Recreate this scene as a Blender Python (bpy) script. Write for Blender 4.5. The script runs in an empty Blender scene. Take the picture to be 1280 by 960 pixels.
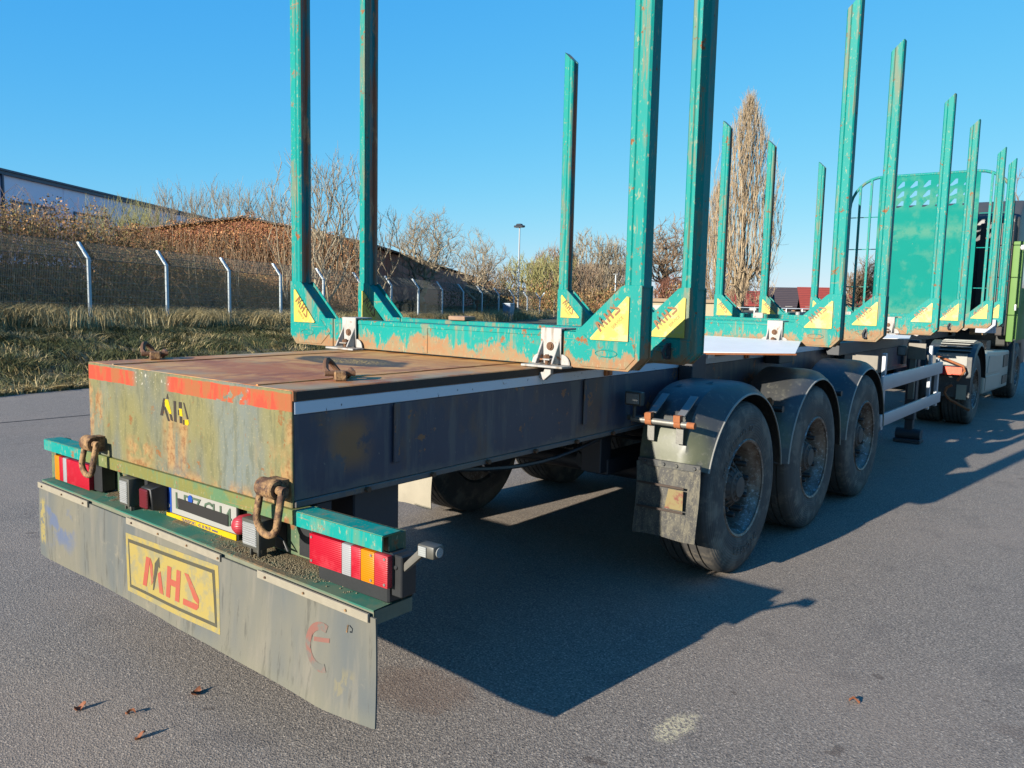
import bpy, bmesh, math, random
import numpy as np
from mathutils import Vector, Matrix
R_ = math.radians
sc = bpy.context.scene
C = sc.collection

# ------------------------------------------------------------------ camera
cam = bpy.data.cameras.new('camera'); camo = bpy.data.objects.new('camera', cam); C.objects.link(camo)
cam.sensor_width = 36; cam.lens = 28.81; cam.clip_start = .05; cam.clip_end = 5000
cr = Vector((0.7863335, 0.61742212, 0.02166905)); cu = Vector((-0.08444124, 0.07266473, 0.99377538)); cf = Vector((-0.61200433, 0.78326864, -0.1092746))
mw = Matrix((cr, cu, -cf)).transposed().to_4x4(); mw.translation = (3.164, -1.7935, 1.6937)
camo.matrix_world = mw
sc.camera = camo
# ------------------------------------------------------------------ sky and sun
SUN_EL = R_(17.9); SUN_DIR = Vector((-.118, -1, 0)).normalized()
w = bpy.data.worlds.new('World'); sc.world = w; w.use_nodes = True
nt = w.node_tree; nt.nodes.clear()
sky = nt.nodes.new('ShaderNodeTexSky'); sky.sky_type = 'NISHITA'; sky.sun_disc = False
sky.sun_elevation = SUN_EL; sky.sun_rotation = math.atan2(SUN_DIR.x, SUN_DIR.y) % (2*math.pi)
sky.air_density = 1.0; sky.dust_density = .1; sky.ozone_density = 3.0; sky.altitude = 100
bg = nt.nodes.new('ShaderNodeBackground'); bg.inputs[1].default_value = .1
wo = nt.nodes.new('ShaderNodeOutputWorld')
# camera-like colour response of the clear winter sky (deep cyan blue above, pale at the horizon)
sp = nt.nodes.new('ShaderNodeSeparateColor'); cb = nt.nodes.new('ShaderNodeCombineColor'); nt.links.new(sky.outputs[0], sp.inputs[0])
for i_, (pw_, k_) in enumerate(((1.18, .228), (.535, 1.10), (.15, 2.93))):
    a_ = nt.nodes.new('ShaderNodeMath'); a_.operation = 'POWER'; a_.inputs[1].default_value = pw_; b_ = nt.nodes.new('ShaderNodeMath'); b_.operation = 'MULTIPLY'; b_.inputs[1].default_value = k_
    nt.links.new(sp.outputs[i_], a_.inputs[0]); nt.links.new(a_.outputs[0], b_.inputs[0]); nt.links.new(b_.outputs[0], cb.inputs[i_])
nt.links.new(cb.outputs[0], bg.inputs[0]); nt.links.new(bg.outputs[0], wo.inputs[0])
sl = bpy.data.lights.new('sun', 'SUN'); sl.energy = 5.0; sl.angle = R_(.5); sl.color = (1, .93, .80)
so = bpy.data.objects.new('sun', sl); C.objects.link(so)
sd = Vector((SUN_DIR.x*math.cos(SUN_EL), SUN_DIR.y*math.cos(SUN_EL), math.sin(SUN_EL)))
so.rotation_euler = sd.to_track_quat('Z', 'Y').to_euler(); so.location = (0, -30, 20)
sc.view_settings.view_transform = 'Standard'; sc.view_settings.look = 'None'
sc.view_settings.exposure = 1.3; sc.view_settings.gamma = 1

# ------------------------------------------------------------------ material helpers
def srgb(r, g, b):
    f = lambda c: (c/255)/12.92 if c/255 <= .04045 else ((c/255+.055)/1.055)**2.4
    return (f(r)*DIM[0], f(g)*DIM[1], f(b)*DIM[2], 1)
DIM = [.45]*3
def dim(*k): DIM[:] = list(k) if len(k) == 3 else [k[0]]*3
class Mat:
    def __init__(s, name, rough=.6, metal=0, spec=.5):
        s.m = bpy.data.materials.new(name); s.m.use_nodes = True; s.nt = s.m.node_tree
        s.b = s.nt.nodes['Principled BSDF']; s.b.inputs['Roughness'].default_value = rough
        s.b.inputs['Metallic'].default_value = metal; s.b.inputs['Specular IOR Level'].default_value = spec
        tc = s.nt.nodes.new('ShaderNodeTexCoord'); oi = s.nt.nodes.new('ShaderNodeObjectInfo')
        s.obj = tc.outputs['Object']; s.rnd = oi.outputs['Random']
        mu = s.nt.nodes.new('ShaderNodeVectorMath'); mu.operation = 'ADD'
        k = s.nt.nodes.new('ShaderNodeMath'); k.operation = 'MULTIPLY'; k.inputs[1].default_value = 37
        s.nt.links.new(s.rnd, k.inputs[0]); s.nt.links.new(s.obj, mu.inputs[0]); s.nt.links.new(k.outputs[0], mu.inputs[1])
        s.vec = mu.outputs[0]
    def lk(s, a, b):
        if isinstance(a, bpy.types.NodeSocket): s.nt.links.new(a, b)
        else: b.default_value = a
    def sc(s, *k, vec=None):
        n = s.nt.nodes.new('ShaderNodeVectorMath'); n.operation = 'MULTIPLY'; s.lk(vec or s.vec, n.inputs[0]); n.inputs[1].default_value = k; return n.outputs[0]
    def noise(s, scale, det=4, rough=.55, vec=None, dist=0):
        n = s.nt.nodes.new('ShaderNodeTexNoise'); s.lk(vec or s.vec, n.inputs['Vector'])
        n.inputs['Scale'].default_value = scale; n.inputs['Detail'].default_value = det; n.inputs['Roughness'].default_value = rough; n.inputs['Distortion'].default_value = dist
        return n.outputs[0]
    def voro(s, scale, feat='F1', vec=None, out=0):
        n = s.nt.nodes.new('ShaderNodeTexVoronoi'); n.feature = feat; s.lk(vec or s.vec, n.inputs['Vector']); n.inputs['Scale'].default_value = scale; return n.outputs[out]
    def math(s, op, a, b=0, c=0, clamp=False):
        n = s.nt.nodes.new('ShaderNodeMath'); n.operation = op; n.use_clamp = clamp
        s.lk(a, n.inputs[0]); s.lk(b, n.inputs[1]); s.lk(c, n.inputs[2]); return n.outputs[0]
    def step(s, x, lo, hi):     # smooth map lo..hi -> 0..1
        n = s.nt.nodes.new('ShaderNodeMapRange'); n.interpolation_type = 'SMOOTHSTEP'; s.lk(x, n.inputs[0]); n.inputs[1].default_value = lo; n.inputs[2].default_value = hi; return n.outputs[0]
    def mul(s, a, b): return s.math('MULTIPLY', a, b)
    def add(s, a, b): return s.math('ADD', a, b)
    def mix(s, f, a, b):
        n = s.nt.nodes.new('ShaderNodeMix'); n.data_type = 'RGBA'; s.lk(f, n.inputs[0]); s.lk(a, n.inputs[6]); s.lk(b, n.inputs[7]); return n.outputs[2]
    def ramp(s, f, stops):
        n = s.nt.nodes.new('ShaderNodeValToRGB'); s.lk(f, n.inputs[0]); e = n.color_ramp.elements
        while len(e) < len(stops): e.new(.5)
        for i, (p, c) in enumerate(stops): e[i].position = p; e[i].color = c
        return n.outputs[0]
    def xyz(s, vec=None):
        n = s.nt.nodes.new('ShaderNodeSeparateXYZ'); s.lk(vec or s.obj, n.inputs[0]); return n.outputs
    def island(s):
        n = s.nt.nodes.new('ShaderNodeNewGeometry'); return n.outputs['Random Per Island']
    def bump(s, h, strength=.3, dist=.01):
        n = s.nt.nodes.new('ShaderNodeBump'); s.lk(h, n.inputs['Height']); n.inputs['Strength'].default_value = strength; n.inputs['Distance'].default_value = dist
        s.nt.links.new(n.outputs[0], s.b.inputs['Normal'])
    def col(s, c): s.lk(c, s.b.inputs['Base Color']); return s
    def rough(s, r): s.lk(r, s.b.inputs['Roughness']); return s
    def box(s, axes):     # product of soft box masks; axes = [(socket, lo, hi, soft)]
        r = None
        for c, lo, hi, so_ in axes:
            k = s.mul(s.step(c, lo-so_, lo+so_), s.math('SUBTRACT', 1, s.step(c, hi-so_, hi+so_)))
            r = k if r is None else s.mul(r, k)
        return r

RUST = srgb(128, 74, 44); RUSTL = srgb(186, 128, 84); DIRT = srgb(150, 126, 98)
def plain(name, c, rough=.6, metal=0, var=.18, scale=8, bump=0):
    m = Mat(name, rough, metal)
    d = tuple(x*(1-var) for x in c[:3])+(1,); l = tuple(min(1, x*(1+var)) for x in c[:3])+(1,)
    m.col(m.mix(m.noise(scale, 5), d, l))
    if bump: m.bump(m.noise(scale*6, 4), bump, .004)
    return m.m
def worn(name, base, rust=.42, fade=srgb(120, 160, 140), rough=.45, chips=.60, streak=.62, under=RUST, dirt=DIRT, lowz=None, wear=.50):
    m = Mat(name, rough)
    c = m.mix(m.noise(2.3, 3), tuple(x*.82 for x in base[:3])+(1,), tuple(min(1, x*1.12) for x in base[:3])+(1,))
    c = m.mix(m.mul(m.step(m.noise(5, 6, .65), .50, .62), .50), c, fade)
    m.b.inputs['Specular IOR Level'].default_value = .18; rough = max(rough, .58)
    st = m.step(m.noise(9, 5, .6, m.sc(1, 1, .12)), streak-.06, streak+.04)
    c = m.mix(m.mul(st, .6), c, dirt)
    st2 = m.step(m.noise(34, 6, .65, m.sc(1, 1, .06)), .54, .60); st3 = m.step(m.noise(3, 4, .6), wear, wear+.10)
    c = m.mix(m.mul(m.mul(st2, st3), .6), c, dirt)
    n = m.noise(14, 8, .68)
    ch = m.step(n, chips, chips+.05)
    rst = m.step(m.noise(4.5, 8, .66), 1-rust, 1-rust+.07)
    if lowz is not None:
        z = m.xyz()[2]; zn = m.add(z, m.add(m.mul(m.add(m.noise(2.2, 4, .6), -.5), .36), m.mul(m.add(m.noise(14, 8, .75, m.sc(1, 1, .45)), -.5), .42))); k = m.math('SUBTRACT', 1, m.step(zn, lowz[0]+.02, lowz[0]+.055))
        c = m.mix(m.mul(k, lowz[2]), c, m.mix(m.step(m.noise(22, 6, .7), .4, .6), RUSTL, dirt))
    halo = m.step(n, chips-.04, chips+.02)
    c = m.mix(m.mul(halo, .35), c, fade)
    c = m.mix(ch, c, m.mix(m.noise(30, 4), under, RUSTL))
    c = m.mix(rst, c, m.mix(m.noise(20, 5), under, RUSTL))
    scr = m.step(m.noise(6, 3, .5, m.sc(.3, 9, 9), 1.2), .70, .74)
    c = m.mix(m.mul(scr, .6), c, RUSTL)
    c = m.mix(m.mul(m.step(m.noise(75, 4, .7, m.sc(1, 1, .35)), .60, .65), .6), c, srgb(186, 176, 140))
    m.col(c); m.rough(m.math('ADD', m.mul(m.add(ch, rst), .3), rough, clamp=True))
    m.bump(m.add(m.mul(n, .5), m.mul(m.noise(3, 3), .8)), .25, .006)
    return m.m
dim(1); TEAL = srgb(0, 112, 106); dim(.45)
def green_mat(name, **k): return worn(name, TEAL, **k)
teal = green_mat('teal_paint', rust=.36, chips=.60, lowz=(1.372, 1.46, .88), fade=srgb(30, 160, 146), dirt=srgb(176, 140, 100))
teal_stake = worn('teal_stake_paint', TEAL, rust=.35, chips=.60, streak=.62, wear=.45, fade=srgb(40, 156, 146), dirt=srgb(156, 134, 100))
teal_clean = worn('teal_bumper_paint', TEAL, rust=.34, chips=.61, streak=.62, dirt=srgb(120, 150, 110))
# scraped inner faces of the stakes
m = Mat('scraped_steel', .6)
c = m.mix(m.step(m.noise(5, 6, .6, m.sc(4, 4, .35)), .44, .56), srgb(186, 118, 80), srgb(30, 150, 150))
c = m.mix(m.step(m.noise(11, 7, .7, m.sc(1, 1, .3)), .55, .64), c, srgb(226, 170, 120)); m.col(c); m.bump(m.noise(20, 5), .2, .004)
scraped = m.m
# white clamp paint
white_worn = worn('white_clamp_paint', srgb(206, 202, 198), rust=.36, chips=.60, streak=.60, fade=srgb(170, 165, 158), under=srgb(140, 80, 45), rough=.5)
rusty = plain('rusty_iron', srgb(120, 82, 54), .85, 0, .4, 30, .5)
m = Mat('tan_rusty_iron', .8)
c = m.mix(m.step(m.noise(22, 6, .65), .40, .60), srgb(96, 62, 40), srgb(182, 140, 92)); c = m.mix(m.step(m.noise(60, 5, .7), .56, .62), c, srgb(60, 42, 32)); m.col(c); m.bump(m.noise(60, 6, .7), .8, .006); rusty_tan = m.m
rust_orange = plain('orange_rust', srgb(176, 104, 58), .85, 0, .35, 40, .4)
dim(.6); steel = plain('dull_steel', srgb(150, 148, 142), .45, .6, .2, 18, .2)
alu = plain('aluminium_rail', srgb(176, 180, 186), .42, .35, .10, 10)
dim(.7); alu = plain('aluminium_rail', srgb(176, 180, 186), .42, .35, .10, 10)
dim(1); blackm = plain('black_chassis_paint', srgb(36, 38, 44), .55, 0, .4, 6, .2)
blackp = plain('black_plastic', srgb(24, 25, 27), .5, 0, .3, 12, .1)
greyp = plain('grey_plastic', srgb(100, 100, 98), .55, 0, .2, 15)
dim(.46)
# rear face of the box : olive-grey worn paint with rust blooms and streaks
m = Mat('rear_face_paint', .6, 0, .25)
X, Y, Z = m.xyz()
c = m.mix(m.step(m.noise(3.2, 4, .55, m.sc(1, 1, .35)), .38, .60), srgb(112, 118, 114), srgb(138, 132, 88))
c = m.mix(m.mul(m.step(m.noise(2.1, 3, .5, m.sc(1.2, 1, .5)), .50, .66), .8), c, srgb(122, 132, 132))
c = m.mix(m.mul(m.step(m.noise(16, 5, .6, m.sc(1, 1, .14)), .48, .66), .35), c, srgb(150, 142, 96))
c = m.mix(m.mul(m.step(m.noise(40, 5, .6, m.sc(1, 1, .25)), .50, .62), .4), c, srgb(92, 94, 72)); c = m.mix(m.mul(m.step(m.noise(90, 4, .7), .58, .64), .5), c, srgb(176, 166, 130))
# rust streaks below the cut-out logo, at both side edges and in the middle
dz = m.math('SUBTRACT', 1.15, Z)
lg = m.mul(m.box([(X, -.10, .12, .035), (Z, .93, 1.15, .03)]), m.step(m.noise(7, 6, .65, m.sc(2, 1, .35)), .40, .60))
le = m.mul(m.box([(X, -.80, -.63, .03), (Z, .95, 1.24, .04)]), m.step(m.noise(9, 6, .65, m.sc(1.4, 1, .6)), .46, .56))
re = m.mul(m.box([(X, .58, .80, .06), (Z, .86, 1.10, .06)]), m.step(m.noise(8, 6, .65, m.sc(1.4, 1, .6)), .42, .56))
mi = m.mul(m.box([(X, -.42, -.20, .04), (Z, .88, 1.02, .04)]), m.step(m.noise(8, 6, .65), .44, .56))
eg = m.mul(m.math('MAXIMUM', m.step(m.math('ABSOLUTE', X), .715, .765), m.math('SUBTRACT', 1, m.step(Z, .905, .96))), m.step(m.noise(7, 7, .7), .44, .54))
ru = m.math('MAXIMUM', eg, m.math('MAXIMUM', m.math('MAXIMUM', lg, le), m.math('MAXIMUM', re, mi)))
c = m.mix(m.mul(ru, .8), c, m.mix(m.step(m.noise(30, 6, .7), .45, .62), srgb(186, 146, 96), srgb(150, 94, 50)))
rs = m.step(m.noise(13, 8, .7), .61, .65); c = m.mix(rs, c, srgb(146, 100, 56))
# old red reflective band, peeled off in places
wav = m.mul(m.add(m.noise(14, 4), -.5), .012)
zz = m.add(Z, wav)
band = m.box([(zz, 1.256, 1.322, .0015)])
peel = m.math('MAXIMUM', m.mul(m.box([(X, -.34, -.06, .03)]), m.step(m.noise(12, 5, .6), .36, .40)), m.step(m.noise(6, 7, .62), .645, .66))
peel2 = m.math('MAXIMUM', peel, m.mul(m.box([(X, .40, .50, .02)]), m.step(m.noise(11, 5), .48, .51)))
redc = m.mix(m.step(m.noise(20, 6, .7, m.sc(1, 1, .3)), .42, .58), srgb(204, 78, 54), srgb(176, 104, 62))
c = m.mix(m.mul(band, m.math('SUBTRACT', 1, peel2)), c, redc)
edge = m.mul(m.mul(band, m.step(peel2, .01, .5)), m.step(m.noise(60, 3), .62, .66)); c = m.mix(edge, c, srgb(214, 206, 190))
m.col(c); m.bump(m.add(m.noise(4, 3), m.mul(m.noise(40, 6, .7), .25)), .35, .008)
rearpaint = m.m
dim(.95)
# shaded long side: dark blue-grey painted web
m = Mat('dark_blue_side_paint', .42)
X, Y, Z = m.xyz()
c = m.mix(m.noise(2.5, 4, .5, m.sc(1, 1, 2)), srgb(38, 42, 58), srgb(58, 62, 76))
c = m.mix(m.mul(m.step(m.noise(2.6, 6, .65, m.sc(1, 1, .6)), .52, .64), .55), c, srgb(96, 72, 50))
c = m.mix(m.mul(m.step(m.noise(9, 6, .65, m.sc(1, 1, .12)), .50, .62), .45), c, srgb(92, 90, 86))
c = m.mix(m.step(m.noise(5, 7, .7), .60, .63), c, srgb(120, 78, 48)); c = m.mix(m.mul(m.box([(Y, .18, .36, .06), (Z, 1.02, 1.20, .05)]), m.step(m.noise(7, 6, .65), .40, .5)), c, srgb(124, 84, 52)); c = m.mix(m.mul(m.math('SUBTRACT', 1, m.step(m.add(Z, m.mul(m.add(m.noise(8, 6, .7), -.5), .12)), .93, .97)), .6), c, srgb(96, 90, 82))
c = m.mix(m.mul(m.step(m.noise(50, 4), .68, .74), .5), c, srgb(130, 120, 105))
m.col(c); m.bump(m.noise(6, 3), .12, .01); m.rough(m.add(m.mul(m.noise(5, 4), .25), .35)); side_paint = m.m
m = Mat('white_side_band', .5)
c = m.mix(m.step(m.noise(6, 7, .7, m.sc(1, 1, 2)), .60, .66), srgb(186, 190, 196), srgb(120, 96, 66))
c = m.mix(m.step(m.noise(38, 6, .7), .65, .68), c, srgb(28, 26, 28)); m.col(c); white_band = m.m
dim(.92, .82, .54)
# rusty deck
m = Mat('rusty_deck', .62)
X, Y, Z = m.xyz()
c = m.mix(m.step(m.noise(2.2, 6, .6, m.sc(.5, 1.6, 1), .6), .38, .62), srgb(150, 92, 54), srgb(178, 136, 94))
c = m.mix(m.mul(m.step(m.noise(5, 7, .65, m.sc(1, .35, 1)), .50, .60), .7), c, srgb(116, 64, 40))
c = m.mix(m.mul(m.step(m.noise(26, 7, .7, m.sc(1, .3, 1)), .55, .62), .5), c, srgb(190, 150, 110))
edgeb = m.math('MAXIMUM', m.step(m.math('ABSOLUTE', X), .60, .72), m.math('SUBTRACT', 1, m.step(Y, .02, .22)))
c = m.mix(m.mul(m.mul(edgeb, m.step(m.noise(4, 6, .65), .46, .56)), .7), c, srgb(128, 128, 128))
dx = m.mul(m.add(X, .05), 1.25); dy = m.mul(m.add(Y, -.98), 2.6)
rr = m.math('SQRT', m.add(m.mul(dx, dx), m.mul(dy, dy)))
pud = m.math('SUBTRACT', 1, m.step(m.add(rr, m.mul(m.add(m.noise(5, 6, .65), -.5), .45)), .42, .52))
c = m.mix(pud, c, m.mix(m.mul(m.step(m.noise(70, 3, .6), .50, .58), m.math('SUBTRACT', 1, m.step(rr, .1, .42))), srgb(62, 48, 42), srgb(190, 160, 96)))
c = m.mix(m.mul(m.step(m.noise(3, 5, .6), .60, .70), .5), c, srgb(120, 138, 118))
m.col(c); m.bump(m.add(m.noise(3, 3), m.mul(m.noise(60, 6, .7), .25)), .3, .008); deckm = m.m
dim(.39)
# rubber flap, dusty grey
m = Mat('dusty_rubber_flap', .8, 0, .2)
X, Y, Z = m.xyz()
c = m.mix(m.step(m.noise(2.4, 4, .55, m.sc(1, 1, .3)), .36, .62), srgb(112, 118, 120), srgb(140, 136, 122))
c = m.mix(m.mul(m.step(m.noise(12, 6, .6, m.sc(1, 1, .10)), .50, .66), .5), c, srgb(158, 150, 136))
c = m.mix(m.mul(m.step(m.noise(30, 6, .65, m.sc(1, 1, .12)), .56, .66), .45), c, srgb(80, 80, 76))
c = m.mix(m.mul(m.step(m.noise(6, 7, .7), .58, .70), .5), c, srgb(170, 160, 140))
c = m.mix(m.mul(m.box([(X, -1.13, -.82, .06), (Z, .42, .62, .05)]), m.mul(m.step(m.noise(8, 5), .5, .62), .8)), c, srgb(104, 120, 156))
c = m.mix(m.mul(m.box([(X, -1.18, -1.13, .008), (Z, .40, .62, .02)]), m.step(m.noise(26, 6, .7), .42, .5)), c, srgb(176, 160, 104))
c = m.mix(m.mul(m.box([(X, 1.10, 1.19, .02), (Z, .33, .44, .02)]), m.mul(m.step(m.noise(26, 6, .7, m.sc(1, 1, .4)), .50, .58), .5)), c, srgb(160, 148, 110))
low = m.math('SUBTRACT', 1, m.step(Z, .29, .36)); c = m.mix(m.mul(low, .3), c, srgb(150, 146, 122))
m.col(c); m.bump(m.add(m.noise(4, 4, .5, m.sc(1, 1, .2)), m.mul(m.noise(50, 5, .6, m.sc(1, 1, .3)), .2)), .4, .01); flapm = m.m
dim(.45)
# faded yellow sticker and prints
def sticker_mat(name, y, f, t=.52):
    m = Mat(name, .5); c = m.mix(m.step(m.noise(9, 7, .7), t, t+.12), y, f); c = m.mix(m.step(m.noise(30, 6, .7), .66, .70), c, srgb(130, 110, 60)); m.col(c); return m.m
yel_old = sticker_mat('faded_yellow_print', srgb(182, 160, 84), srgb(158, 148, 108), .47)
yel = sticker_mat('yellow_sticker', srgb(226, 208, 84), srgb(214, 202, 140), .50)
yel_b = plain('bright_yellow', srgb(236, 196, 0), .4)
red_print = sticker_mat('red_print', srgb(186, 88, 66), srgb(170, 116, 84), .52)
red_old = plain('old_red_print', srgb(190, 96, 76), .6, 0, .3, 25)
brown_print = plain('brown_print', srgb(150, 96, 44), .5, 0, .3, 40)
dark_print = plain('dark_print', srgb(84, 80, 62), .5, 0, .2, 30)
cut_shade = plain('rusty_cutout_shade', srgb(44, 28, 16), .8, 0, .4, 40)
grey_ring = sticker_mat('worn_red_ring', srgb(146, 96, 84), srgb(116, 114, 106), .42)
# lenses
def lens(name, c, e=0):
    m = Mat(name, .38, 0, .3); z = m.xyz()[2]; wv = m.math('SINE', m.mul(z, 900))
    m.col(m.mix(m.step(m.noise(9, 5, .6), .5, .75), c, tuple(min(1, x*1.2+.03) for x in c[:3])+(1,))); m.bump(wv, .25, .002)
    return m.m
redl = lens('red_lens', srgb(196, 14, 44)); ambl = lens('amber_lens', srgb(238, 140, 0)); whil = lens('white_reflector', srgb(175, 175, 178)); darkred = lens('dark_red_lens', srgb(110, 24, 34))
lensd = 0; glassm = lens('lamp_glass', srgb(160, 162, 160))
lampgrey = plain('grey_lamp_case', srgb(86, 84, 76), .5, 0, .25, 20)
plate_w = plain('plate_white', srgb(184, 182, 176), .35, 0, .06, 12)
plate_g = plain('plate_green_letters', srgb(86, 110, 88), .5)
eu_blue = plain('plate_blue', srgb(30, 84, 186), .4)
tape = plain('black_tape', srgb(40, 36, 34), .5)
dim(.72)
# rubber
m = Mat('tyre_rubber', .75)
c = m.mix(m.noise(4, 5, .6), srgb(52, 50, 48), srgb(84, 80, 76)); c = m.mix(m.mul(m.step(m.noise(10, 7, .7), .50, .62), .45), c, srgb(124, 114, 100))
X, Y, Z = m.xyz(); rr_ = m.math('SQRT', m.add(m.mul(Y, Y), m.mul(Z, Z))); rg = m.math('SINE', m.mul(rr_, 420)); c = m.mix(m.mul(m.box([(rr_, .40, .50, .02)]), m.mul(m.step(m.noise(5, 6, .6), .42, .6), .5)), c, srgb(132, 122, 108))
m.col(c); m.bump(m.add(m.noise(50, 5, .6), m.mul(rg, .5)), .3, .004); tyrem = m.m
m = Mat('wheel_rim_steel', .5, .35)
c = m.mix(m.step(m.noise(9, 7, .7), .42, .62), srgb(136, 124, 112), srgb(100, 82, 70)); c = m.mix(m.mul(m.step(m.noise(40, 6, .7), .54, .62), .6), c, srgb(190, 188, 186)); m.col(c); m.bump(m.noise(30, 5), .3, .004); rimm = m.m
hubm = plain('dark_hub_grease', srgb(84, 72, 64), .7, 0, .4, 20, .4)
nutm = plain('dark_nut_cap', srgb(30, 28, 28), .6, 0, .3, 20)
m = Mat('mudguard_plastic', .48)
c = m.mix(m.noise(3, 5, .6), srgb(46, 48, 52), srgb(70, 70, 68)); c = m.mix(m.mul(m.step(m.noise(6, 7, .7), .55, .7), .45), c, srgb(110, 108, 96))
X, Y, Z = m.xyz(); ms = m.mul(m.box([(Y, -.80, -.52, .06), (Z, .12, .44, .05)]), m.step(m.noise(5, 6, .6), .36, .56)); c = m.mix(m.mul(ms, .7), c, srgb(92, 94, 66)); c = m.mix(m.mul(m.step(m.noise(30, 6, .7), .56, .64), .35), c, srgb(120, 116, 104))
m.col(c); m.bump(m.noise(25, 4), .12, .004); m.rough(m.add(m.mul(m.noise(5, 5), .3), .32)); guardm = m.m
guard_edge = plain('pale_mudguard_edge', srgb(150, 146, 136), .5)
dim(.5)
m = Mat('muddy_flap', .8)
c = m.mix(m.step(m.noise(30, 7, .7, m.sc(1, 1, .35)), .42, .66), srgb(72, 71, 70), srgb(122, 116, 100)); c = m.mix(m.mul(m.step(m.noise(4, 5, .6), .46, .60), .6), c, srgb(84, 82, 80)); c = m.mix(m.mul(m.step(m.noise(110, 4, .7), .54, .64), .6), c, srgb(150, 142, 120)); m.col(c); m.bump(m.noise(30, 5, .6), .4, .006); muddy = m.m
palegrey_flap = plain('pale_grey_flap', srgb(176, 166, 146), .7, 0, .2, 8)
dim(.75)
# truck paints
truck_grey = plain('truck_grey_paint', srgb(148, 152, 140), .4, 0, .08, 5)
truck_green = plain('truck_light_green', srgb(88, 124, 56), .7, 0, .08, 5)
truck_dark = plain('truck_dark_panel', srgb(62, 62, 60), .45, 0, .15, 5)
glass_dark = plain('dark_glass', srgb(20, 26, 36), .08, 0, .1, 3)
dim(.36)
# head board
m = Mat('headboard_teal', .75, 0, .12)
X, Y, Z = m.xyz()
b = m.math('MAXIMUM', m.math('MAXIMUM', m.box([(Z, 3.28, 3.55, .12)]), m.box([(Z, 2.78, 2.98, .08)])), m.box([(Z, 1.4, 1.72, .14)]))
b = m.math('MAXIMUM', m.mul(b, m.step(m.noise(6, 6, .65), .34, .56)), m.mul(m.step(m.noise(3, 6, .6), .52, .66), .6))
c = m.mix(m.noise(2, 3), srgb(0, 158, 146), srgb(0, 172, 158)); c = m.mix(m.mul(b, .75), c, srgb(110, 180, 156))
c = m.mix(m.step(m.noise(11, 8, .72), .67, .70), c, srgb(206, 206, 180)); c = m.mix(m.step(m.noise(7, 8, .7, m.sc(1.3, 1, 1)), .70, .72), c, RUSTL); m.col(c); m.bump(m.noise(4, 3), .15, .01); headm = m.m

dim(.97, .86, .77)
# asphalt
m = Mat('asphalt', .88)
v1 = m.voro(150, vec=m.obj, out=1); vd = m.voro(150, vec=m.obj)
n1 = m.noise(90, 5, .7, m.obj); big = m.noise(.45, 5, .6, m.obj); med = m.noise(2.6, 6, .65, m.obj)
c = m.mix(m.step(n1, .36, .64), srgb(84, 82, 81), srgb(132, 128, 122))
sep = m.nt.nodes.new('ShaderNodeSeparateColor'); m.lk(v1, sep.inputs[0])
c = m.mix(m.mul(m.step(sep.outputs[0], .84, .97), .55), c, srgb(176, 172, 164))
c = m.mix(m.mul(m.step(sep.outputs[1], .75, .95), .6), c, srgb(48, 46, 47))
c = m.mix(m.mul(m.step(big, .40, .66), .35), c, srgb(132, 124, 116)); c = m.mix(m.mul(m.step(med, .54, .70), .28), c, srgb(70, 66, 66))
X, Y, Z = m.xyz()
def blob(x, y, rx, ry, amp=.6, ns=9, lo=.55, hi=1):
    dx = m.mul(m.add(X, -x), 1/rx); dy = m.mul(m.add(Y, -y), 1/ry); r = m.math('SQRT', m.add(m.mul(dx, dx), m.mul(dy, dy)))
    return m.math('SUBTRACT', 1, m.step(m.add(r, m.mul(m.add(m.noise(ns, 7, .7, m.obj), -.5), amp)), lo, hi))
c = m.mix(m.mul(m.mul(blob(1.80, 1.06, .075, .16, 1.8), m.step(m.noise(60, 4, .7, m.obj), .42, .56)), .75), c, srgb(192, 188, 160))
c = m.mix(m.mul(blob(.80, .62, .32, .22, 1.0), .35), c, srgb(92, 68, 50))
c = m.mix(m.mul(blob(3.6, 3.1, .2, .13, .8, 4), .3), c, srgb(70, 60, 58))
c = m.mix(m.mul(blob(3.0, 1.9, .3, .1, .8, 4), .25), c, srgb(80, 66, 58))
c = m.mix(m.mul(m.step(m.noise(1.3, 8, .7, m.sc(.25, 1, 1, vec=m.obj)), .60, .72), .25), c, srgb(150, 144, 136))
c = m.mix(m.mul(m.step(m.noise(5, 2, .5, m.obj), .72, .74), .5), c, srgb(60, 50, 44))
m.col(c); c = m.mix(m.mul(m.mul(m.step(m.noise(.35, 3, .5, m.sc(1, .12, 1, vec=m.obj)), .50, .60), m.step(m.noise(12, 6, .7, m.obj), .35, .65)), .22), c, srgb(70, 68, 68))
m.col(c)
m.bump(m.add(m.mul(vd, .7), m.mul(n1, .8)), .5, .006); asph = m.m
dim(.8)
m = Mat('soil_and_moss', .95); c = m.mix(m.step(m.noise(1.2, 7, .65), .4, .6), srgb(74, 70, 44), srgb(98, 84, 56)); c = m.mix(m.step(m.noise(7, 6, .7), .5, .65), c, srgb(48, 46, 30)); m.col(c); m.bump(m.noise(6, 6, .7), .6, .08); soil = m.m
crackm = plain('dark_joint', srgb(52, 50, 52), .9)

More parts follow.
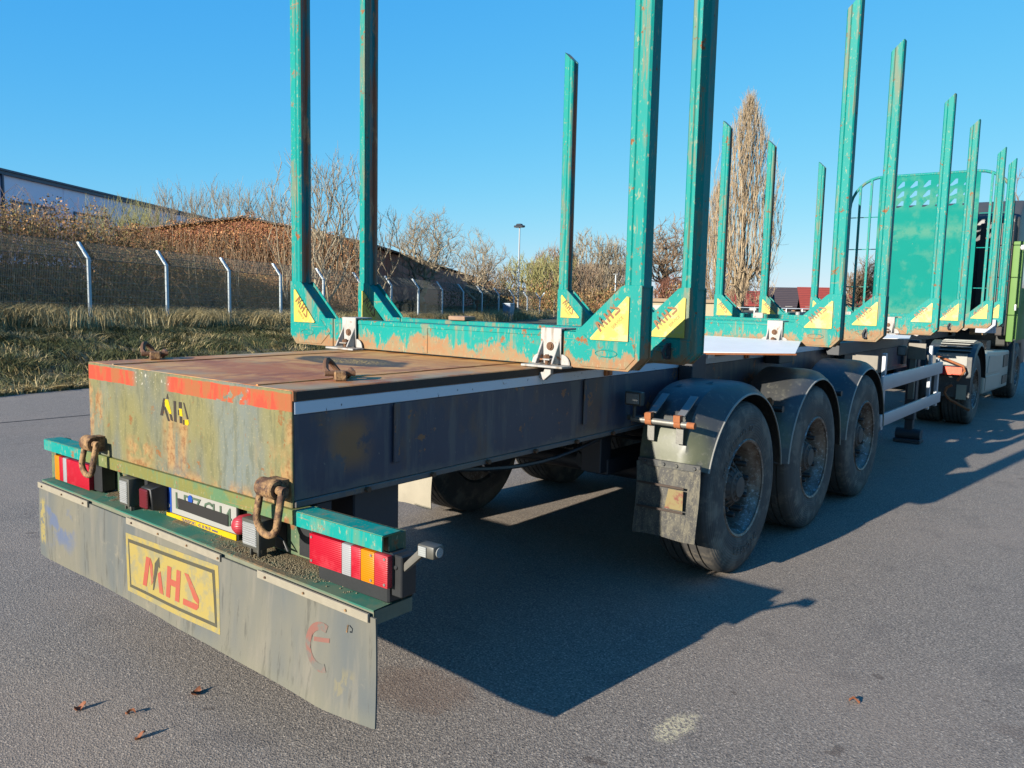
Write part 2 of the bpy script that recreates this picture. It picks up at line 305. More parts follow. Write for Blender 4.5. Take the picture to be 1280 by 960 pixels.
# ------------------------------------------------------------------ mesh helpers
class MB:
    def __init__(s): s.v = []; s.f = []; s.mi = []
    def add(s, vs, fs, mi=0):
        o = len(s.v); s.v += [tuple(p) for p in vs]; s.f += [tuple(i+o for i in f) for f in fs]; s.mi += [mi]*len(fs); return s
    def box(s, x0, x1, y0, y1, z0, z1, mi=0):
        v = [(x, y, z) for x in (x0, x1) for y in (y0, y1) for z in (z0, z1)]
        return s.add(v, [(0, 1, 3, 2), (4, 6, 7, 5), (0, 4, 5, 1), (2, 3, 7, 6), (0, 2, 6, 4), (1, 5, 7, 3)], mi)
    def prism(s, pts, ax, a, b, mi=0, mis=None):      # pts in the plane across ax
        def P(p, h): return {'x': (h, p[0], p[1]), 'y': (p[0], h, p[1]), 'z': (p[0], p[1], h)}[ax]
        n = len(pts); ar = sum(pts[i][0]*pts[(i+1) % n][1]-pts[(i+1) % n][0]*pts[i][1] for i in range(n))
        if (ar < 0) ^ (ax == 'y'): pts = pts[::-1]; mis = mis[::-1][1:]+mis[::-1][:1] if mis else None
        v = [P(p, a) for p in pts]+[P(p, b) for p in pts]
        o = len(s.v)
        s.add(v, [tuple(range(n))[::-1], tuple(range(n, 2*n))], mi)
        s.f += [(o+i, o+(i+1) % n, o+n+(i+1) % n, o+n+i) for i in range(n)]; s.mi += list(mis) if mis else [mi]*n
        return s
    def cyl(s, p0, p1, r0, r1=None, n=12, mi=0, caps=True):
        r1 = r0 if r1 is None else r1; p0 = Vector(p0); p1 = Vector(p1); d = (p1-p0).normalized()
        a = d.orthogonal().normalized(); b = d.cross(a)
        v = []
        for p, r in ((p0, r0), (p1, r1)): v += [p+(a*math.cos(t)+b*math.sin(t))*r for t in [2*math.pi*i/n for i in range(n)]]
        f = [(i, (i+1) % n, n+(i+1) % n, n+i) for i in range(n)]
        if caps: f += [tuple(range(n))[::-1], tuple(range(n, 2*n))]
        return s.add(v, f, mi)
    def tube(s, path, r, n=8, mi=0, closed=False, caps=True):
        P = [Vector(p) for p in path]; N = len(P); rs = r if isinstance(r, (list, tuple)) else [r]*N
        up = None; v = []
        for i, p in enumerate(P):
            if closed: d = (P[(i+1) % N]-P[i-1]).normalized()
            else: d = ((P[min(i+1, N-1)]-P[max(i-1, 0)])).normalized()
            up = (up-d*up.dot(d)).normalized() if up is not None and (up-d*up.dot(d)).length > 1e-4 else d.orthogonal().normalized()
            b = d.cross(up); v += [p+(up*math.cos(t)+b*math.sin(t))*rs[i] for t in [2*math.pi*k/n for k in range(n)]]
        f = []
        for i in range(N if closed else N-1):
            j = (i+1) % N; f += [(i*n+k, i*n+(k+1) % n, j*n+(k+1) % n, j*n+k) for k in range(n)]
        if not closed and caps: f += [tuple(range(n))[::-1], tuple(range((N-1)*n, N*n))]
        return s.add(v, f, mi)
    def lathe(s, prof, c=(0, 0, 0), n=40, mi=0, mis=None, close=False, ax='x'):   # prof (h, r)
        v = []
        for h, r in prof:
            for k in range(n):
                t = 2*math.pi*k/n; q = (h, r*math.cos(t), r*math.sin(t)) if ax == 'x' else ((r*math.cos(t), r*math.sin(t), h) if ax == 'z' else (r*math.sin(t), h, r*math.cos(t)))
                v.append((c[0]+q[0], c[1]+q[1], c[2]+q[2]))
        o = len(s.v); s.v += v; L = len(prof); rng = L if close else L-1
        for i in range(rng):
            j = (i+1) % L
            for k in range(n): s.f.append((o+i*n+k, o+j*n+k, o+j*n+(k+1) % n, o+i*n+(k+1) % n)); s.mi.append(mis[i] if mis else mi)
        return s
    def mesh(s, name, mats, bevel=0, smooth=35, seg=1):
        me = bpy.data.meshes.new(name); me.from_pydata(s.v, [], s.f)
        for m_ in (mats if isinstance(mats, (list, tuple)) else [mats]): me.materials.append(m_)
        me.polygons.foreach_set('material_index', s.mi)
        bm = bmesh.new(); bm.from_mesh(me)
        bmesh.ops.recalc_face_normals(bm, faces=bm.faces)
        if bevel:
            es = [e for e in bm.edges if len(e.link_faces) == 2 and e.calc_face_angle(0) > .5]
            bmesh.ops.bevel(bm, geom=es, offset=bevel, segments=seg, affect='EDGES', clamp_overlap=True, profile=.5)
        bm.to_mesh(me); bm.free()
        if smooth:
            me.shade_smooth(); me.set_sharp_from_angle(angle=R_(smooth))
        return me
    def build(s, name, mats, parent=None, bevel=0, smooth=35, seg=1, loc=None):
        if name in SPLIT:
            parts = split_mb(s)
            if len(parts) > 1: return [b.build(name, mats, parent, bevel, smooth, seg, loc) for b in parts][0]
        return link(name, s.mesh(name, mats, bevel, smooth, seg), parent, loc)
def split_mb(self):
    n = len(self.v); p = list(range(n))
    def fd(a):
        while p[a] != a: p[a] = p[p[a]]; a = p[a]
        return a
    for f in self.f:
        for k in f[1:]: p[fd(k)] = fd(f[0])
    groups = {}
    for f, mi in zip(self.f, self.mi): groups.setdefault(fd(f[0]), []).append((f, mi))
    out = []
    for fs in groups.values():
        b = MB(); ids = sorted({k for f, _ in fs for k in f}); mp = {k: i for i, k in enumerate(ids)}
        b.v = [self.v[k] for k in ids]; b.f = [tuple(mp[k] for k in f) for f, _ in fs]; b.mi = [mi for _, mi in fs]; out.append(b)
    return out
SPLIT = {'teal_bar_end', 'side_deflector', 'side_rail', 'guard_post', 'dark_opening', 'shade_black_rear_wall', 'underframe', 'flap_print', 'grey_support_plate', 'cross_rod', 'step_recess', 'fairing_panel', 'torn_slot', 'green_side_panel', 'side_wall', 'bumper_back_plate', 'side_guard', 'weld_seam', 'side_beam', 'long_side_beam', 'panel_gap', 'screw', 'lens_screw', 'lens_rib', 'foot', 'headboard_base', 'gooseneck', 'air_hose', 'rail', 'chassis', 'pale_tread_strip', 'landing_gear_crossbar', 'white_sheet', 'lamp_bracket', 'clear_lens', 'roof_edge', 'mirror', 'lamp', 'rope_hook', 'strap'}
def link(name, data, parent=None, loc=None):
    o = bpy.data.objects.new(name, data); C.objects.link(o)
    if parent is not None: o.parent = parent
    if loc is not None: o.location = loc
    return o
def thing(name, label, cat, loc=(0, 0, 0), group=None):
    o = link(name, None, None, loc); o.empty_display_size = .3; return tag(o, label, cat, group)
def tag(o, label, cat, group=None, kind=None):
    o['label'] = label; o['category'] = cat
    if group: o['group'] = group
    if kind: o['kind'] = kind
    return o
def struct(o): o['kind'] = 'structure'; return o
def stuff(o): o['kind'] = 'stuff'; return o
def copy_tree(o, parent=None, loc=None):
    c = o.copy(); C.objects.link(c); c.parent = parent
    if loc is not None: c.location = loc
    for ch in list(o.children): copy_tree(ch, c)
    return c
def np_mesh(name, verts, faces, mat, smooth=False):      # verts (N,3), faces (M,k)
    me = bpy.data.meshes.new(name); verts = np.asarray(verts, np.float32); faces = np.asarray(faces, np.int32); k = faces.shape[1]
    me.vertices.add(len(verts)); me.vertices.foreach_set('co', verts.ravel())
    me.loops.add(faces.size); me.loops.foreach_set('vertex_index', faces.ravel())
    me.polygons.add(len(faces)); me.polygons.foreach_set('loop_start', np.arange(0, faces.size, k, dtype=np.int32))
    me.polygons.foreach_set('loop_total', np.full(len(faces), k, np.int32))
    if smooth: me.polygons.foreach_set('use_smooth', np.ones(len(faces), bool))
    me.update(calc_edges=True); me.materials.append(mat); return me
def seg_mesh(name, segs, mat, sides=3):                  # segs (N,8): p0 p1 r0 r1
    S = np.asarray(segs, np.float64); p0, p1, r0, r1 = S[:, :3], S[:, 3:6], S[:, 6], S[:, 7]
    d = p1-p0; d /= np.linalg.norm(d, axis=1, keepdims=True)+1e-9
    ref = np.where(np.abs(d[:, 2:3]) < .9, np.array([[0, 0, 1.]]), np.array([[1., 0, 0]]))
    a = np.cross(d, ref); a /= np.linalg.norm(a, axis=1, keepdims=True); b = np.cross(d, a)
    V = []
    for p, r in ((p0, r0), (p1, r1)):
        for k in range(sides):
            t = 2*math.pi*k/sides; V.append(p+(a*math.cos(t)+b*math.sin(t))*r[:, None])
    V = np.stack(V, 1).reshape(-1, 3); base = np.arange(len(S))[:, None]*2*sides
    F = np.concatenate([base+np.array([[k, (k+1) % sides, sides+(k+1) % sides, sides+k]]) for k in range(sides)], 1).reshape(-1, 4)
    return np_mesh(name, V, F, mat, True)
def text_mesh(body, size, xf, mat, name='lettering', ext=.0008, spacing=1.0, align='CENTER'):
    cu_ = bpy.data.curves.new(name, 'FONT'); cu_.body = body; cu_.size = size; cu_.align_x = align; cu_.align_y = 'CENTER'; cu_.extrude = ext; cu_.resolution_u = 2; cu_.space_character = spacing
    tmp = bpy.data.objects.new('tmp', cu_); C.objects.link(tmp); dg = bpy.context.evaluated_depsgraph_get()
    me = bpy.data.meshes.new_from_object(tmp.evaluated_get(dg)); bpy.data.objects.remove(tmp); bpy.data.curves.remove(cu_)
    me.transform(xf); me.name = name; me.materials.clear(); me.materials.append(mat); return me
def plane_xf(org, xd, yd):          # maps text XY plane to xd,yd at org
    xd = Vector(xd).normalized(); yd = Vector(yd).normalized(); zd = xd.cross(yd)
    M = Matrix((xd, yd, zd)).transposed().to_4x4(); M.translation = org; return M

# ------------------------------------------------------------------ ground
g = MB(); S_ = 1600
g.add([(-S_, -S_, -.05), (S_, -S_, -.05), (S_, S_, -.05), (-S_, S_, -.05)], [(0, 1, 2, 3)])
struct(g.build('ground', soil, smooth=0))
EDX = lambda y: -10.3-.19*(y-3)+.07*math.sin(y*1.3)+.04*math.sin(y*3.1+1)
ys = [-14+i*.5 for i in range(0, 150)]
g = MB()
pts = [(EDX(y), y, 0) for y in ys]+[(60, ys[-1], 0), (60, -14, 0)]
g.add(pts, [tuple(range(len(pts)))[::-1]])
o = g.build('asphalt', asph, smooth=0); struct(o)
g = MB()
for a in [(-7.84, 1.2, -7.70, 3.15), (-7.70, 3.15, -7.3, 9.5), (-7.84, 1.2, -8.1, -3)]:
    p = Vector((a[0], a[1], .004)); q = Vector((a[2], a[3], .004)); n_ = (q-p).cross(Vector((0, 0, 1))).normalized()*.018
    g.add([p-n_, p+n_, q+n_, q-n_], [(0, 1, 2, 3)])
struct(g.build('road', crackm, smooth=0)).name = 'asphalt_joint'

KX, KY, KZ = -.957, 2.843, -.075
def fpos(k): return Vector((-20.56+KX*k, 9.14+KY*k, .49+KZ*k))
def ground_h(x, y):
    k = (y-9.14)/KY
    xe = EDX(y); xf = -20.56+KX*k
    t = (x-xe)/(xf-xe)
    zf = max(0.03, .49+KZ*k) if k < 20 else .03
    if t <= 0: return 0
    if t <= 1:
        s = t*t*(3-2*t); return zf*s + .10*math.sin(t*math.pi)*0
    d = (xf-x)
    hb = max(.0, min(1.9, 1.9-.17*max(0, k-1.5)))
    s = min(1, max(0, (d-1.2)/6.0)); s = s*s*(3-2*s)
    return zf+hb*s
V = []; F = []; nx, ny = 60, 90
for j in range(ny):
    y = -14+j*.8
    for i in range(nx):
        t = i/(nx-1)
        xe = EDX(y); x = xe-(t**1.6)*62
        r = random.Random(i*977+j); z = ground_h(x, y)+(r.uniform(-.04, .04) if 2 < i else 0)-(.012 if i == 0 else 0)
        V.append((x+.02, y, z))
for j in range(ny-1):
    for i in range(nx-1): a = j*nx+i; F.append((a, a+nx, a+nx+1, a+1))
struct(link('verge_ground', np_mesh('verge_ground', V, F, soil, True)))

dim(.45)
# ------------------------------------------------------------------ the timber trailer
T = thing('timber_trailer', 'long green timber trailer with upright stakes, rusty steel deck, grey rubber bumper flap', 'trailer')
def logo_polys():
    L = [([(0, 0), (.22, 0), (.38, 1), (.16, 1)], 0), ([(.40, 1), (.52, .80), (.60, .30), (.50, .12), (.36, .78)], 0),
         ([(.58, -.02), (.64, .0), (.84, .84), (.93, .80), (.86, 1.16), (.64, .90), (.71, .88)], 1),
         ([(.82, .60), (.96, .72), (1.18, 0), (.95, 0)], 0),
         ([(1.32, 0), (1.53, 0), (1.53, 1), (1.32, 1)], 0), ([(1.53, .42), (1.80, .42), (1.80, .62), (1.53, .62)], 0), ([(1.80, 0), (2.01, 0), (2.01, 1), (1.80, 1)], 0),
         ([(2.18, 1), (2.38, 1), (2.94, .36), (2.94, .19), (2.70, .30)], 0), ([(2.20, 0), (2.84, 0), (2.94, .10), (2.94, .188), (2.20, .19)], 0)]
    return L
def logo_mesh(org, xd, yd, s, nrm, mats, name='emblem', th=.0012):
    mb = MB(); xd = Vector(xd).normalized(); yd = Vector(yd).normalized(); nrm = Vector(nrm); org = Vector(org)
    for pts, mi in logo_polys():
        n = len(pts); a = [org+xd*(p[0]*s)+yd*(p[1]*s) for p in pts]; b = [p+nrm*th for p in a]
        mb.add(a+b, [tuple(range(n)), tuple(range(n, 2*n))]+[(i, (i+1) % n, n+(i+1) % n, n+i) for i in range(n)], mi)
    return mb.mesh(name, mats, smooth=0)
HW = .768
# --- frame box (rear_box)
b = MB(); b.box(-HW, HW, 0, .012, .905, 1.332)
rear = b.build('rear_panel', rearpaint, T, bevel=.003)
# cut-out logo on the rear panel: flat dark strokes painted as recess shade
mb = MB(); Yf = -.0015
strokes = [([(-.127, 1.150), (-.105, 1.150), (-.083, 1.225), (-.099, 1.225)], 0), ([(-.099, 1.190), (-.085, 1.19), (-.05, 1.132), (-.066, 1.132)], 0), ([(-.075, 1.226), (-.066, 1.248), (-.056, 1.226)], 0),
           ([(-.052, 1.165), (-.034, 1.160), (-.026, 1.136), (-.044, 1.138)], 0), ([(-.018, 1.222), (0, 1.222), (.002, 1.134), (-.018, 1.136)], 0),
           ([(.022, 1.222), (.044, 1.222), (.044, 1.196), (.022, 1.196)], 0), ([(.016, 1.188), (.026, 1.188), (.026, 1.166), (.016, 1.166)], 0), ([(.026, 1.162), (.044, 1.162), (.046, 1.134), (.026, 1.134)], 0), ([(.056, 1.222), (.064, 1.222), (.094, 1.158), (.082, 1.156)], 0),
           ([(.052, 1.150), (.062, 1.150), (.062, 1.130), (.052, 1.130)], 0),
           ([(-.088, 1.222), (-.060, 1.222), (-.036, 1.168), (-.048, 1.162), (-.085, 1.196)], 1), ([(.024, 1.194), (.044, 1.194), (.050, 1.164), (.028, 1.164)], 1), ([(.066, 1.152), (.092, 1.154), (.096, 1.138), (.086, 1.130), (.066, 1.132)], 1)]
for p, mi in strokes: mb.prism(p, 'y', Yf, .002, mi)
mb.build('cut_out_emblem', [cut_shade, yel_b], rear, smooth=0)
b = MB()
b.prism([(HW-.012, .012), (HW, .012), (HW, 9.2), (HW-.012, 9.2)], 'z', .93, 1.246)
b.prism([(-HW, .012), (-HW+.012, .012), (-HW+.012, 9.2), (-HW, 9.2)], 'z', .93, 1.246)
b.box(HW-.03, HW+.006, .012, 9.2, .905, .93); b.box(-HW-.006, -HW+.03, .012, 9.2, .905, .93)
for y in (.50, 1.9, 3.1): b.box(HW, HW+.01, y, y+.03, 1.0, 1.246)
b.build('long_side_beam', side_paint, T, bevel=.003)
bb = MB(); bb.cyl((HW, 0, .917), (HW+.018, 0, .917), .012, n=6); bolt_me = bb.mesh('flange_bolt', rusty, smooth=0)
for q in range(14): link('flange_bolt', bolt_me, T, (.006, .35+q*.37, 0))
for y0_, y1_, dz_ in ((.9, 2.3, .07), (2.3, 3.4, .09), (3.4, 5.0, .10)):
    MB().tube([(HW-.06, y0_+(y1_-y0_)*i/10, .90-dz_*math.sin(math.pi*i/10)) for i in range(11)], .011, 6).build('air_line', blackp, T, smooth=60)
for q, (yy, zz_) in enumerate(((.50, 1.20), (1.9, 1.2), (3.1, 1.2))): MB().tube([(HW+.010, yy-.004, 1.0), (HW+.011, yy-.003, zz_+.04)], .005, 5).build('weld_bead', side_paint, T)
b = MB(); b.box(-HW-.002, HW+.002, .0125, 9.2, 1.2465, 1.293); b.build('white_side_band', white_band, T, bevel=.002)
b = MB(); b.box(-HW-.003, HW+.003, .003, 9.2, 1.2935, 1.334); dk = b.build('deck', deckm, T, bevel=.004)
b = MB(); b.box(-HW-.0045, HW+.0045, .02, 3.3, 1.296, 1.330); b.build('deck_edge_strip', plain('dark_rusty_edge', srgb(64, 48, 40), .7, 0, .4, 14, .4), T)
# raised weld lines on deck
b = MB()
for x in (-.55, .55): b.box(x-.006, x+.006, .01, 3.2, 1.333, 1.3385)
b.build('weld_seam', deckm, T)
# lashing rings lying on the deck
def deck_ring(x, y, s, sh=1):
    mb = MB(); mb.box(-.025, .025, -.05, .0, 0, .04)
    o = mb.build('lashing_lug', rusty_tan, T, bevel=.006, loc=(x, y, 1.334))
    pa = [(-.045+.02*0, -.03, .03)]+[(-.05*math.cos(t)+0, .03+.10*math.sin(t)+(-.0), .03+.035*math.sin(2*t)*s+.008) for t in [math.pi*i/10 for i in range(11)]]+[(.05, -.03, .03)]
    MB().tube(pa, .012, 8).build('lashing_ring', rusty, o)
    MB().cyl((-.06, -.025, .03), (.06, -.025, .03), .011, n=10).build('pin', rusty, o)
    o.rotation_euler = (0, 0, sh)
deck_ring(.60, .36, 1, 1.0); deck_ring(-.72, .30, 1, 1.15)

# --- tail: bars, shelf, flap, lights
b = MB(); 
pr = [(-.012, .905), (.07, .905), (.07, .899), (-.006, .899), (-.006, .852), (-.012, .852)]
b.prism(pr, 'x', -1.25, 1.255)
bar = b.build('upper_bumper_bar', worn('faded_bumper_paint', srgb(138, 136, 76), rust=.36, chips=.60, streak=.58, fade=srgb(30, 140, 116), dirt=srgb(120, 140, 96)), T, bevel=.0015)
b = MB(); b.box(.80, 1.2548, -.0145, -.0125, .853, .904); b.box(-1.249, -.80, -.0145, -.0125, .853, .904); b.box(.80, 1.2548, -.012, .069, .9055, .907); b.box(-1.249, -.80, -.012, .069, .9055, .907)
b.build('teal_bar_end', teal_clean, bar)
b = MB(); b.box(-.72, 1.199, .088, .096, .69, .90); b.box(1.20, 1.25, .02, .10, .70, .90); b.box(-1.25, -1.2, .02, .10, .70, .90)
bp = b.build('bumper_back_plate', worn('dirty_green_plate', srgb(96, 120, 92), rust=.42, chips=.58, fade=srgb(140, 146, 110)), T, bevel=.002)
b = MB(); b.box(-.44, -.30, .083, .0875, .72, .84); b.box(.44, .62, .083, .0875, .70, .86); b.box(.70, .86, .083, .0875, .70, .84)
b.build('dark_opening', blackp, bp)
TL = lambda x: -.0171*x       # the lower bumper hangs a little skew
def tilt(mb):
    mb.v = [(x, y, z+TL(x)) for x, y, z in mb.v]; return mb
m = Mat('gritty_teal_shelf', .75); X, Y, Z = m.xyz()
grit = m.math('MAXIMUM', m.step(m.add(m.noise(5, 7, .7), m.mul(Y, 3.2)), .56, .66), m.mul(m.box([(X, .3, .85, .15)]), m.step(m.noise(6, 6, .7), .36, .5)))
c = m.mix(m.step(m.noise(6, 6, .6), .42, .6), srgb(20, 118, 98), srgb(96, 122, 96))
c = m.mix(grit, c, m.mix(m.step(m.noise(50, 6, .75), .42, .6), srgb(112, 104, 80), srgb(150, 120, 84)))
m.col(c); m.bump(m.mul(grit, m.noise(70, 6, .8)), .8, .01); shelfm = m.m
b = MB()
n = 24
xs = [-1.19+2.45*i/n for i in range(n+1)]
for i in range(n):
    b.add([(xs[i], -.055, .692), (xs[i+1], -.055, .692), (xs[i+1], .12, .698), (xs[i], .12, .698), (xs[i], -.055, .686), (xs[i+1], -.055, .686), (xs[i+1], .12, .690), (xs[i], .12, .690)], [(0, 1, 2, 3), (4, 7, 6, 5), (0, 4, 5, 1), (3, 2, 6, 7)])
tilt(b).build('bumper_shelf', shelfm, T, smooth=0)
b = MB(); b.box(-1.19, 1.26, -.054, -.048, .665, .688); b.box(1.254, 1.26, -.05, .12, .64, .688); tilt(b).build('bumper_lip', plain('dusty_bumper_lip', srgb(128, 130, 108), .7, 0, .3, 20, .3), T)
# grit heaps along the shelf: real crumbs
rnd = random.Random(4); b = MB()
for i in range(2600):
    x = rnd.uniform(-1.15, 1.2); y = rnd.triangular(-.03, .11, .09)
    if rnd.random() < .55: x = rnd.gauss(.65, .16); y = rnd.uniform(-.03, .08)
    elif y < .04: continue
    if abs(x) > 1.2: continue
    s = rnd.uniform(.0012, .0036); z = .695+TL(x)+s*.4
    b.add([(x-s, y-s, z-s*.5), (x+s, y-s*.8, z-s*.5), (x+s*.2, y+s, z-s*.5), (x+rnd.uniform(-.3, .3)*s, y, z+s*.8)], [(0, 2, 1), (0, 1, 3), (1, 2, 3), (2, 0, 3)])
stuff(b.build('grit', plain('grit_crumbs', srgb(130, 118, 92), .95, 0, .4, 60), T, smooth=0))
# flap: curved rubber sheet
def flap_y(x, z):
    t = (.69-z)/.4
    return -.066-.004*math.sin(x*5+1)*t-.02*t*t*math.sin(x*1.3+.2)+.03*max(0, (x-1.05)/.2)*t-.0015*math.sin(x*13)*t-.02*t
V = []; F = []; nx, nz = 60, 10
bot = lambda x: np.interp(x, [-1.2, -1.13, -.1, .65, 1.18, 1.28], [.330, .322, .318, .314, .308, .31])
for th in (0, .007):
    for j in range(nz+1):
        for i in range(nx+1):
            x = -1.195+2.475*i/nx*(1 if True else 1); t = j/nz
            top = .672+TL(x); zb_ = bot(x)+TL(x)*.0-.0*x; zb_ = bot(x)-.02*max(0, x); z = top+(zb_-top)*t
            xx = x+(.008*t if x > 1.2 else 0)
            V.append((xx, flap_y(x, z)+th, z))
N1 = (nx+1)*(nz+1)
for j in range(nz):
    for i in range(nx):
        a = j*(nx+1)+i; F.append((a, a+1, a+nx+2, a+nx+1)); F.append((N1+a, N1+a+nx+1, N1+a+nx+2, N1+a+1))
for i in range(nx): a = nz*(nx+1)+i; F.append((a, a+1, N1+a+1, N1+a)); a = i; F.append((a, N1+a, N1+a+1, a+1))
for j in range(nz): a = j*(nx+1)+nx; F.append((a, N1+a, N1+a+nx+1, a+nx+1)); a = j*(nx+1); F.append((a, a+nx+1, N1+a+nx+1, N1+a))
flap = link('rubber_bumper_flap', np_mesh('rubber_bumper_flap', V, F, flapm, True), T)
flap.data.set_sharp_from_angle(angle=R_(40))
def on_flap(pts, name, mat, off=.0015, par=flap, dens=12):      # polygons laid on the curved flap (x,z) -> real thin sheets
    bm = bmesh.new(); 
    vs = [bm.verts.new((p[0], 0, p[1])) for p in pts]; bm.faces.new(vs)
    bmesh.ops.triangulate(bm, faces=bm.faces)
    bmesh.ops.subdivide_edges(bm, edges=bm.edges, cuts=dens, use_grid_fill=True)
    for v_ in bm.verts: v_.co.y = flap_y(v_.co.x, v_.co.z)-off
    bmesh.ops.recalc_face_normals(bm, faces=bm.faces)
    me = bpy.data.meshes.new(name); bm.to_mesh(me); bm.free(); me.materials.append(mat); me.shade_smooth(); return link(name, me, par)
# sticker: border, inner field, logo
def quad_in(s):        # sticker quad shrunk toward the centre
    q = [(-.316, .616), (.400, .628), (.438, .368), (-.292, .362)]; cx = sum(p[0] for p in q)/4; cz = sum(p[1] for p in q)/4
    return [(p[0]-math.copysign(s, p[0]-cx), p[1]-math.copysign(s, p[1]-cz)) for p in q]
on_flap(quad_in(0), 'sticker', yel_old, .0010)
on_flap(quad_in(.022), 'sticker_border', dark_print, .0020)
on_flap(quad_in(.036), 'sticker_field', yel_old, .0030)
for pts, mi in logo_polys(): on_flap([(-.155+p[0]*.150, .422+p[1]*.128) for p in pts], 'emblem_letter' if mi == 0 else 'emblem_arrow', dark_print if mi else red_print, .0042, dens=3)
# worn round red mark
ring = []
def arcstrip(cx, cz, r0, r1, a0, a1, n=18):
    return [(cx+r1*math.cos(a0+(a1-a0)*i/n), cz+r1*math.sin(a0+(a1-a0)*i/n)) for i in range(n+1)]+[(cx+r0*math.cos(a0+(a1-a0)*i/n), cz+r0*math.sin(a0+(a1-a0)*i/n)) for i in range(n, -1, -1)]
for a0, a1 in ((R_(70), R_(180)), (R_(180), R_(295))): on_flap(arcstrip(1.03, .49, .056, .084, a0, a1), 'worn_red_mark', grey_ring, .0015, dens=1)
on_flap([(.99, .50), (1.07, .515), (1.07, .530), (.99, .515)], 'worn_red_mark', grey_ring, .0015, dens=3)
# metal strips and screws holding the flap
for x0, x1 in ((-1.19, -.66), (-.30, .42), (.66, 1.255)):
    b = MB(); b.box(x0, x1, -.076, -.0665, .655, .684); st = tilt(b).build('clamp_strip', plain('dusty_flat_bar', srgb(168, 158, 138), .7, 0, .2, 30, .3), T, bevel=.001)
    b = MB(); x = x0+.05
    while x < x1: b.cyl((x, -.081, .669+TL(x)), (x, -.076, .669+TL(x)), .0045, n=8); x += .22
    b.build('screw', rusty_tan, st)
b = MB(); b.tube([(1.16, -.075, .60), (1.172, -.088, .596), (1.17, -.09, .585), (1.162, -.08, .58)], .0025, 6); b.build('wire_hook', rusty_tan, T)

# D-rings
def shackle(x0, x1, z, bot_):
    xc = (x0+x1)/2; hw = (x1-x0)/2-.012; y = -.055
    b = MB(); b.lathe([(x0+.015, .020), (x0+.012, .035), (x1-.045, .037), (x1-.04, .032), (x1-.04, .019)], (0, y, z), 20, close=True)
    b.box(x0+.02, x1-.05, y+.02, 0.0, z-.04, z+.03)
    lug = b.build('ring_lug', rusty_tan, T, bevel=0)
    b = MB(); r = hw; cz = bot_+r+.012; pa = [(xc-hw, y-.004, z), (xc-hw, y-.02, cz+.02)]
    pa += [(xc-r*math.cos(t), y-.024, cz-r*math.sin(t)*1.0) for t in [math.pi*i/14 for i in range(15)]]+[(xc+hw, y-.02, cz+.02), (xc+hw, y-.004, z)]
    b.tube(pa, .0135, 10); b.cyl((xc-hw-.012, y, z), (xc+hw+.012, y, z), .016, n=12)
    b.build('lashing_ring', rusty_tan, lug, smooth=60)
shackle(-.702, -.572, .968, .812); shackle(.655, .803, .983, .806)
# work lights on the shelf
def work_light(xc, z0, z1, w_):
    b = MB(); b.box(xc-w_/2, xc+w_/2, -.045, .03, z0, z1); b.box(xc-.03, xc+.03, -.02, .0, z0-.025, z0); b.box(xc-.028, xc-.02, -.03, .01, z0-.035, z0); b.box(xc+.02, xc+.028, -.03, .01, z0-.035, z0)
    o = b.build('work_light', lampgrey, T, bevel=.007, seg=2)
    b = MB(); b.box(xc-w_/2+.010, xc+w_/2-.010, -.048, -.046, z0+.012, z1-.012); g_ = b.build('lamp_lens', glassm, o, bevel=.001)
    b = MB(); z = z0+.02
    while z < z1-.016: b.box(xc-w_/2+.012, xc+w_/2-.012, -.0505, -.0485, z, z+.0035); z += .0085
    b.build('lens_rib', whil, o)
    MB().tube([(xc+.02, .03, (z0+z1)/2), (xc+.06, .06, z0+.02), (xc+.10, .05, z0-.01), (xc+.05, .07, z0-.012)], .005, 6).build('cable', blackp, o, smooth=60)
work_light(.575, .728, .838, .105); work_light(-.372, .722, .846, .085)
b = MB(); b.prism([(.04, .72), (-.03, .735), (-.04, .83), (.04, .845)], 'x', -.235, -.155); o = b.build('marker_lamp', blackp, T, bevel=.004)
b = MB(); b.box(-.228, -.163, -.052, -.038, .742, .826); b.build('lamp_lens', darkred, o, bevel=.004)
b = MB(); b.lathe([(-.042, 0), (-.040, .018), (-.028, .032), (-.008, .038), (.03, .038)], (.463, 0, .788), 20, ax='y'); o = b.build('round_lamp', lens('pink_red_lens', srgb(196, 60, 72)), T, smooth=60)
MB().cyl((.463, .03, .788), (.463, .07, .788), .03).build('lamp_case', greyp, o)
# number plate with blue field, letters and tape
px0, px1, pz0, pz1, py = -.175, .350, .716, .832, .048
b = MB(); b.box(px0-.006, px1+.006, py, py+.012, pz0-.03, pz1+.006); holder = b.build('number_plate_holder', blackp, T, bevel=.002)
b = MB(); b.box(px0, px1, py-.003, py, pz0, pz1); npl = b.build('number_plate', plate_w, T, bevel=.001)
b = MB(); b.box(px0+.002, px0+.042, py-.0042, py-.003, pz0+.002, pz1-.002); b.build('blue_field', eu_blue, npl)
link('lettering', text_mesh('D', .03, plane_xf((px0+.022, py-.0055, pz0+.028), (1, 0, 0), (0, 0, 1)), plate_w), npl)
link('lettering', text_mesh('L DZ CH 4', .104, plane_xf(((px0+px1)/2+.022, py-.0055, (pz0+pz1)/2), (1, 0, 0), (0, 0, 1)), plate_g, spacing=.86), npl)
b = MB(); b.cyl((px0+.195, py-.007, pz1-.03), (px0+.195, py-.004, pz1-.03), .018); b.build('plate_seal', eu_blue, npl)
b = MB(); b.prism([(px0+.105, pz0+.030), (px1-.05, pz0+.024), (px1-.048, pz1-.046), (px0+.103, pz1-.040)], 'y', py-.010, py-.0065); b.build('black_tape', tape, npl)
b = MB(); b.box(px0, px1, py-.006, py-.001, pz0-.026, pz0-.002); st = b.build('yellow_plate_strip', yel_b, npl, bevel=.001)
